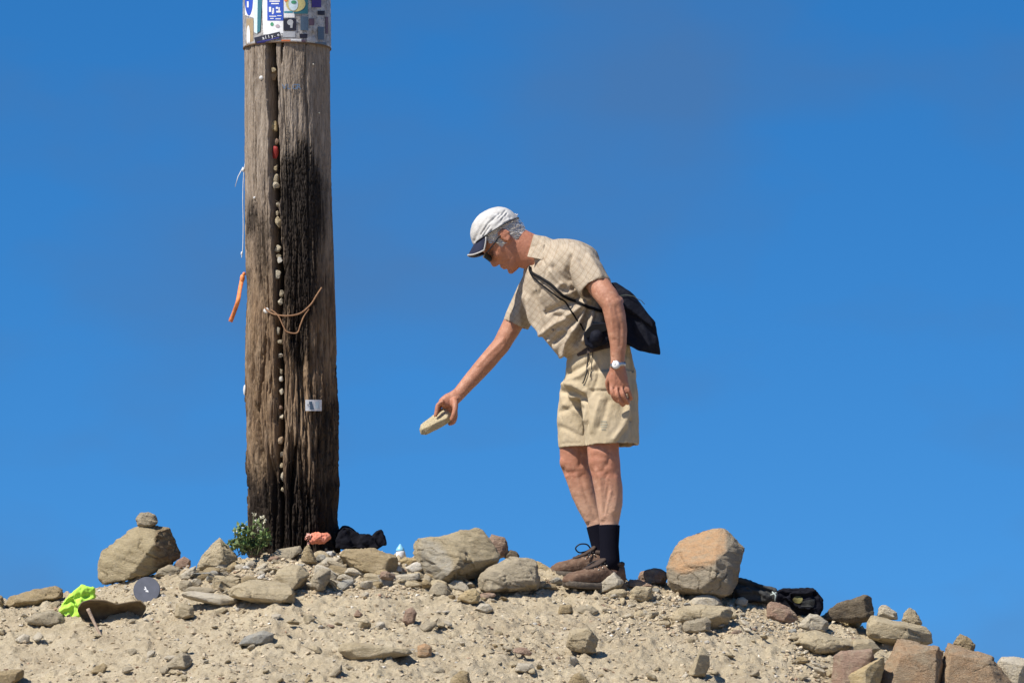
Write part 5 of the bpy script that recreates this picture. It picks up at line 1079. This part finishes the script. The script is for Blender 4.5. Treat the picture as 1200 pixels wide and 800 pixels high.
# ------------------------------------------------------------------ what he holds and carries
rock_mat('rock_cream', (.66, .55, .34), (.58, .47, .28), (.68, .58, .38), dust=.3)
rock('pale yellow wedge of stone held out in the man\'s hand', [(491, 503), (493, 497), (504, 489), (513, 482), (519, 477), (526, 479), (530, 487), (528, 494), (514, 502), (499, 509.5), (493, 509)],
     [(494, 503, -.035), (510, 496, -.045), (524, 489, -.042), (497, 508, -.03), (520, 498, -.035)], .045, 'rock_cream', y=YM + HD, rough=.22, name='held_stone')
simple('black_nylon', (.006, .007, .013), (.010, .011, .018), 40, .7, .003, 60, spec=.12)
bag = thing('shoulder_bag', 'black nylon shoulder bag hanging behind the man, strap across his chest', 'bag', wp(755, 416, -.1))
BY = -.10
g = Geo(); hull(g, [wp(*q) for q in ((708, 334, BY - .06), (722, 330, BY - .05), (738, 342, BY - .07), (767, 376, BY - .06), (771, 400, BY - .06), (775, 416, BY - .04), (748, 411, BY - .07), (733, 402, BY - .07), (708, 378, BY - .06), (708, 334, BY + .10), (722, 331, BY + .10), (740, 343, BY + .12), (766, 377, BY + .10), (772, 414, BY + .08), (735, 403, BY + .11), (708, 378, BY + .10))])
nm = remesh(g, .006, 3); fold(nm, [([(722, 352), (740, 352), (766, 378)], 1.6, .006), ([(735, 362), (740, 385), (750, 408)], 4, -.008), ([(750, 372), (758, 392), (762, 410)], 3, .007), ([(726, 368), (742, 372), (768, 392)], 2, -.005)], [(.004, 9, (1, 1, 1)), (.0015, 26, (1, 1, 1))])
bag_bvh = bvh_of(nm); part_me('pouch', nm, 'black_nylon', bag)
g = Geo(); hull(g, [wp(*q) for q in ((712, 333, BY - .068), (736, 341, BY - .082), (764, 374, BY - .075), (766, 384, BY - .078), (738, 362, BY - .09), (712, 350, BY - .078), (712, 333, BY - .06), (736, 342, BY - .07), (764, 376, BY - .06), (766, 385, BY - .06), (738, 363, BY - .07))])
fm_ = remesh(g, .004, 2); fold(fm_, [], [(.003, 14, (1, 1, 1))]); part_me('flap', fm_, 'black_nylon', bag)
simple('edge_highlight', (.10, .12, .10), rough=.7)
g = Geo(); tube(g, drape(bag_bvh, [(722, 349), (738, 347), (752, 360)], .022), .0014, 5); part('flap_highlight', g.V, g.F, 'edge_highlight', bag)  # pale line painted in for the highlight along the flap edge
def ribbon_on(bvh, pts, w, off=.005, thick=.0018):
    C = []
    for p in spline([Vector((p[0], p[1], 0)) for p in pts], 6):
        h = cast(bvh, p.x, p.y, off)
        if h is None: h = W(p.x, p.y, C[-1].y if C else YM - .09)
        C.append(h)
    for _ in range(2): C = [C[0]] + [(a + b_ * 2 + c_) / 4 for a, b_, c_ in zip(C[:-2], C[1:-1], C[2:])] + [C[-1]]
    C = [p - (p - CAM).normalized() * .004 for p in C]; rs2 = []
    for i, p in enumerate(C):
        t = (C[min(i + 1, len(C) - 1)] - C[max(i - 1, 0)]).normalized(); v = (p - CAM).normalized(); s_ = t.cross(v).normalized(); rs2.append([p - s_ * w / 2 - v * thick, p + s_ * w / 2 - v * thick, p + s_ * w / 2 + v * thick, p - s_ * w / 2 + v * thick])
    g = Geo(); rings(g, rs2); return g
simple('black_strap', (.008, .008, .009), rough=.8, spec=.15)
g = ribbon_on(shirt_bvh, [(625, 306), (622, 313), (623, 319), (632, 324), (646, 333), (656, 343), (664, 348), (678, 355), (692, 361), (704, 365), (716, 362)], .0115); part('strap', g.V, g.F, 'black_strap', bag)
cm = thing('camera_case', 'small black camera case on a thin neck strap at the man\'s belt', 'camera case', wp(696, 408, -.2))
CY = -.185
g = Geo(); hull(g, [wp(x, y, z) for z in (CY - .055, CY + .03) for x, y in ((684, 391), (694, 379), (711, 378), (715, 390), (712, 402), (694, 409), (686, 404))]); ellipsoid(g, wp(699, 395, CY - .05), .030, .035, .034)
me = remesh(g, .0035, 2); fold(me, [], [(.003, 20, (1, 1, 1))]); part_me('case', me, 'black_nylon', cm)
g = Geo(); hull(g, [wp(x, y, z) for z in (CY - .064, CY - .04) for x, y in ((685, 390), (694, 380), (711, 379), (713, 386), (695, 389), (687, 396))]); part('lid', g.V, g.F, 'black_strap', cm, False)
g = ribbon_on(shirt_bvh, [(624, 308), (621.5, 314), (623, 321), (630, 328), (642, 338), (654, 347), (662, 352), (668, 362), (676, 374), (686, 388)], .0065, .007); part('neck_strap', g.V, g.F, 'black_strap', cm)
g = ribbon_on(shirt_bvh, [(683, 399), (674, 408), (672, 416)], .02, .006); 

# ------------------------------------------------------------------ things left on the cairn
def cloth_lump(hulls, y, voxel, folds, noise):
    g = Geo()
    for h in hulls: hull(g, [W(a, b_, y + c_) for a, b_, c_ in h])
    me = remesh(g, voxel, 2); fold(me, folds, noise); return me
def two(sil, d0, d1): return [(a, b_, d0) for a, b_ in sil] + [(a, b_, d1) for a, b_ in sil]
b = simple('neon_cloth', (.46, .76, .09), (.38, .68, .07), 25, .8)
yn = yg(85, 724) + .04
me = cloth_lump([two([(69, 716), (74, 705), (85, 693), (96, 687), (108, 689), (112, 698), (104, 710), (95, 722), (80, 724)], -.03, .06), two([(80, 700), (96, 686), (110, 689), (111, 700), (95, 710)], -.05, .03)], yn, .004,
                [([(78, 706), (90, 700), (104, 698)], 2.2, -.012), ([(74, 714), (88, 708), (104, 706)], 2, .008), ([(84, 694), (86, 708), (84, 722)], 2, -.009), ([(98, 690), (94, 704), (92, 720)], 2, .008)], [(.006, 16, (1, 1, 1)), (.0045, 50, (1, 1, 1))])
solo_me('cloth', me, 'neon_cloth', 'crumpled neon yellow green cloth lying on the sand', 'cloth')
# worn shoe sole, a hollow shell open to the viewer
simple('olive_leather', (.17, .125, .07), (.10, .07, .042), 30, .85, .004, 120)
ys_ = yg(130, 728) - .01
us = np.linspace(0, 1, 40); topl = np.interp(us, [0, .06, .2, .4, .58, .75, .92, 1], [714, 706, 703, 704, 708.5, 706, 704, 711]); botl = np.interp(us, [0, .08, .3, .6, .9, 1], [716, 728, 732, 733, 728, 714]); xs_ = np.interp(us, [0, 1], [91, 171])
g = Geo(); outer = []; 
for th_, inn in ((0, 0), (.0045, 1)):
    pass
arc = []
for u_, x_, a_, b_ in zip(us, xs_, topl, botl):
    ring = []; m_ = 12; dpt = .085 * math.sin(math.pi * min(max(u_, .02), .98)) ** .5
    for k in range(m_ + 1):
        s_ = k / m_; ring.append(W(x_, a_ + (b_ - a_) * (s_ ** .9), ys_ - .035 + dpt * math.sin(math.pi * min(1, s_ * 1.02)) ** .7 + .02 * s_))
    for k in range(m_, -1, -1):
        s_ = k / m_; ring.append(W(x_, a_ - 1.6 + (b_ + 1.0 - a_) * (s_ ** .9), ys_ - .033 + (dpt + .008) * math.sin(math.pi * min(1, s_ * 1.02)) ** .7 + .02 * s_))
    arc.append(ring)
rings(g, arc); sole_o = solo('shoe_sole', g.V, g.F, 'olive_leather', 'worn olive brown shoe sole arching hollow over the sand', 'shoe sole')
# grey disc
simple('slate_disc', (.105, .11, .135), (.085, .09, .11), 40, .6); dt = thing('disc', 'round slate grey disc with a white mark leaning on the stones', 'disc', W(172, 706, yg(172, 706) + .01))
yd = yg(172, 706) + .02; cd = W(172, 691, yd); ax = Vector((-.05, -.97, .22)).normalized(); ux = ax.cross(Vector((0, 0, 1))).normalized(); uz = ux.cross(ax)
dsc = lambda r, h: [cd + ax * h + (ux * math.cos(a) + uz * math.sin(a)) * r for a in np.linspace(0, 2 * math.pi, 48, endpoint=False)]
g = Geo(); rings(g, [dsc(.050, -.009), dsc(.0525, -.006), dsc(.0525, .003), dsc(.051, .005)]); part('plate', g.V, g.F, 'slate_disc', dt, False)
for q in (((-.008, -.010), (.004, -.008), (.002, .000), (-.006, -.002)), ((-.003, -.004), (.002, -.003), (.009, .012), (.005, .013)), ((.002, -.002), (.010, .000), (.010, .005), (.004, .003))):
    V = [cd + ax * .0058 + ux * a + uz * b_ for a, b_ in q]; part('mark', V, [(0, 1, 2, 3)], 'st_white', dt, False)
# stick
simple('bare_stick', (.40, .30, .22), (.28, .20, .14), 50, .85, .004, 120)
g = Geo(); y0 = yg(119, 744); tube(g, spline([W(103, 713, y0 + .03), W(109, 726, y0 + .02), W(114, 736, y0 + .005), W(120, 747, y0 - .01)], 4), .0075, 8, .0045); solo('stick', g.V, g.F, 'bare_stick', 'short bare stick propped against the shoe sole', 'stick')
# flowering plant
b = NB('leaf'); b.color(b.mix(b.ramp(b.noise(30, 3), .4, .62), (.085, .145, .04), (.17, .21, .08))); b.rough(.6, .3); b.b.inputs['Transmission Weight'].default_value = 0; M['leaf'] = b.m
simple('stem', (.12, .13, .06)); simple('petal', (.70, .67, .52), (.58, .53, .36), 80, .7)
ypl = YP - .26; pr = thing('plant', 'bushy green plant with small cream flowers at the foot of the pole', 'plant', W(292, 648, ypl))
rnd = random.Random(5); gl_ = Geo(); gst = Geo(); gfl = Geo()
def quadleaf(g, p, d, n, ln, w):
    s_ = d.cross(n).normalized(); g.add([p, p + d * ln * .45 + s_ * w, p + d * ln - n * ln * .15, p + d * ln * .45 - s_ * w, p + d * ln * .5 + n * w * .35], [(0, 1, 4), (1, 2, 4), (2, 3, 4), (3, 0, 4)])
rv = lambda: Vector((rnd.gauss(0, 1), rnd.gauss(0, 1), rnd.gauss(0, 1))).normalized()
for k in range(26):
    base = W(rnd.uniform(280, 302), 650, ypl + rnd.uniform(-.03, .03)); tx = rnd.uniform(264, 318); tip = W(tx, rnd.uniform(float(np.interp(tx, [262, 280, 297, 310, 320], [634, 616, 604, 607, 628])), 640), ypl + rnd.uniform(-.08, .07)); midp = base.lerp(tip, .5) + Vector((0, 0, .02))
    S = spline([base, midp, tip], 6); tube(gst, S, .0022, 5, .0012)
    for i, p in enumerate(S[3:]):
        for q in range(2): d = (rv() + Vector((0, 0, .3))).normalized(); quadleaf(gl_, p + rv() * .007, d, rv(), rnd.uniform(.014, .028), rnd.uniform(.005, .009))
for x_, y_ in [(297, 604), (301, 612), (308, 607), (311, 611), (303, 618), (309, 620), (304, 634), (287, 617), (276, 622)]:
    c0 = W(x_, y_, ypl - rnd.uniform(0, .05)); tube(gst, [W(x_ * .6 + 292 * .4, 640, ypl), c0], .0014, 5)
    for q in range(9): d = (rv() + Vector((-.2, -.4, .6))).normalized(); quadleaf(gfl, c0 + rv() * .006, d, rv(), rnd.uniform(.008, .014), .004)
part('stem', gst.V, gst.F, 'stem', pr)['kind'] = 'stuff'; part('foliage', gl_.V, gl_.F, 'leaf', pr, False)['kind'] = 'stuff'; part('flowers', gfl.V, gfl.F, 'petal', pr, False)['kind'] = 'stuff'
# faded artificial flower
simple('coral', (.66, .24, .15), (.55, .17, .10), 60, .7); simple('shell_pink', (.72, .36, .28), (.66, .42, .33), 80, .7)
yf = YP - .22; fr = thing('cloth_flower', 'coral and pink cloth flower at the foot of the pole', 'flower', W(371, 640, yf))
g = Geo(); ellipsoid(g, W(374, 630, yf), .034, .03, .020, Matrix.Rotation(R(15), 3, 'Y')); ellipsoid(g, W(381, 628, yf), .020, .02, .017); ellipsoid(g, W(368, 633, yf - .005), .018, .02, .014); me = remesh(g, .0025, 1); fold(me, [], [(.008, 45, (1, 1, 1))]); part_me('bloom', me, 'coral', fr)
g = Geo()
for k in range(26): quadleaf(g, W(362 + rnd.gauss(0, 2.2), 630 + rnd.gauss(0, 2.2), yf - .01), (rv() + Vector((-.2, -.3, .5))).normalized(), rv(), .017, .007)
part('petals', g.V, g.F, 'shell_pink', fr, False)
# black bundle right of the pole
simple('black_cloth', (.007, .007, .010), (.013, .013, .018), 30, .85, .006, 40, spec=.08)
yb = YP - .04
me = cloth_lump([two([(393, 642), (396, 624), (402, 617), (410, 618), (419, 624), (424, 630), (424, 642)], -.06, .10), two([(416, 642), (422, 626), (432, 625), (440, 630), (444, 642)], -.07, .08), two([(432, 632), (444, 620), (447, 620), (452, 632), (453, 638), (438, 642)], -.04, .04)], yb, .004, [([(404, 620), (412, 632), (414, 640)], 2, -.010), ([(424, 630), (430, 638)], 2, .008)], [(.010, 14, (1, 1, 1)), (.004, 36, (1, 1, 1))])
solo_me('bundle', me, 'black_cloth', 'crumpled black cloth bundle on the stones right of the pole', 'cloth')
# small white pot with a pale blue top
simple('white_glaze', (.74, .73, .72), rough=.35, spec=.5); simple('sky_glaze', (.25, .58, .80), rough=.35, spec=.5)
yb2 = yg(468, 652) + .05; pt = thing('little_pot', 'tiny white pot with a pale blue top among the stones', 'pot', W(468, 650, yb2))
def lathe(g, x, y, prof, n=24):
    rs2 = []
    for r, py in prof: c0 = W(x, py, y); rs2.append([c0 + Vector((r / 300 * math.cos(a), r / 300 * math.sin(a), 0)) for a in np.linspace(0, 2 * math.pi, n, endpoint=False)])
    return rings(g, rs2)
g = Geo(); lathe(g, 469.5, yb2, [(4, 656), (5.4, 654), (6, 650), (5.4, 646.5), (5, 645.5)]); part('pot', g.V, g.F, 'white_glaze', pt)
g = Geo(); lathe(g, 469, yb2, [(5.1, 645.9), (5.2, 644), (4.0, 641.5), (2.4, 639.5), (1.2, 637.5), (.6, 637)]); part('lid', g.V, g.F, 'sky_glaze', pt)
# black jacket on the right
yj = .22
me = cloth_lump([two([(858, 700), (860, 680), (868, 677), (880, 680), (896, 686), (908, 691), (912, 700), (900, 707), (880, 706)], -.06, .10), two([(862, 690), (876, 686), (896, 694), (904, 702), (890, 706), (866, 702)], -.09, .0)], yj, .004, [([(864, 684), (880, 686), (905, 694)], 2, -.012), ([(866, 694), (884, 692), (902, 700)], 2.4, .009), ([(874, 688), (890, 698)], 2, -.006)], [(.010, 12, (1, 1, 1)), (.004, 34, (1, 1, 1))])
simple('charcoal_cloth', (.060, .060, .054), (.028, .028, .028), 30, .85, .006, 40)
solo_me('jacket_sleeve', me, 'charcoal_cloth', 'charcoal cloth lying between the orange faced boulder and the black jacket', 'cloth')
jr = thing('jacket', 'black jacket with a small yellowish badge slumped on the crest', 'jacket', W(938, 722, yj))
me = cloth_lump([two([(909, 706), (910, 694), (918, 690), (930, 693), (944, 690), (953, 689), (957, 696), (964, 703), (964, 712), (958, 722), (940, 724), (920, 716)], -.05, .10), two([(918, 700), (926, 695), (952, 694), (957, 706), (950, 714), (934, 712)], -.09, .0), two([(950, 700), (960, 700), (964, 712), (958, 722), (948, 716)], -.08, .05)], yj - .01, .004, [([(912, 694), (926, 698), (934, 712)], 2, -.012), ([(922, 694), (940, 695), (955, 692)], 2, .010), ([(924, 697), (942, 699), (956, 697)], 1.6, -.010), ([(952, 694), (956, 706), (950, 716)], 2, -.010), ([(930, 712), (944, 714), (954, 712)], 2, .008)], [(.009, 12, (1, 1, 1)), (.004, 34, (1, 1, 1))])
jb = bvh_of(me); part_me('cloth', me, 'black_cloth', jr)
r = patch(jb, [(928, 699), (941, 698), (940, 707), (931, 706)], .003, 6, 5, True); simple('badge', (.22, .19, .06), (.12, .11, .05), 150, .8)
if r: part('badge', r[0], r[1], 'badge', jr)
r = patch(jb, [(940, 704), (955, 701), (954, 711), (938, 711)], .003, 6, 5); 
if r: part('pocket', r[0], r[1], 'charcoal_cloth', jr)
g = Geo(); tube(g, [W(905, 693, yj - .1), W(909, 697, yj - .11), W(908, 704, yj - .11)], .003, 6); tube(g, [W(903, 697, yj - .1), W(910, 694, yj - .11)], .003, 6)
simple('tape', (.42, .48, .44), rough=.5); solo('tape', g.V, g.F, 'tape', 'scrap of pale tape between the charcoal cloth and the jacket', 'tape')
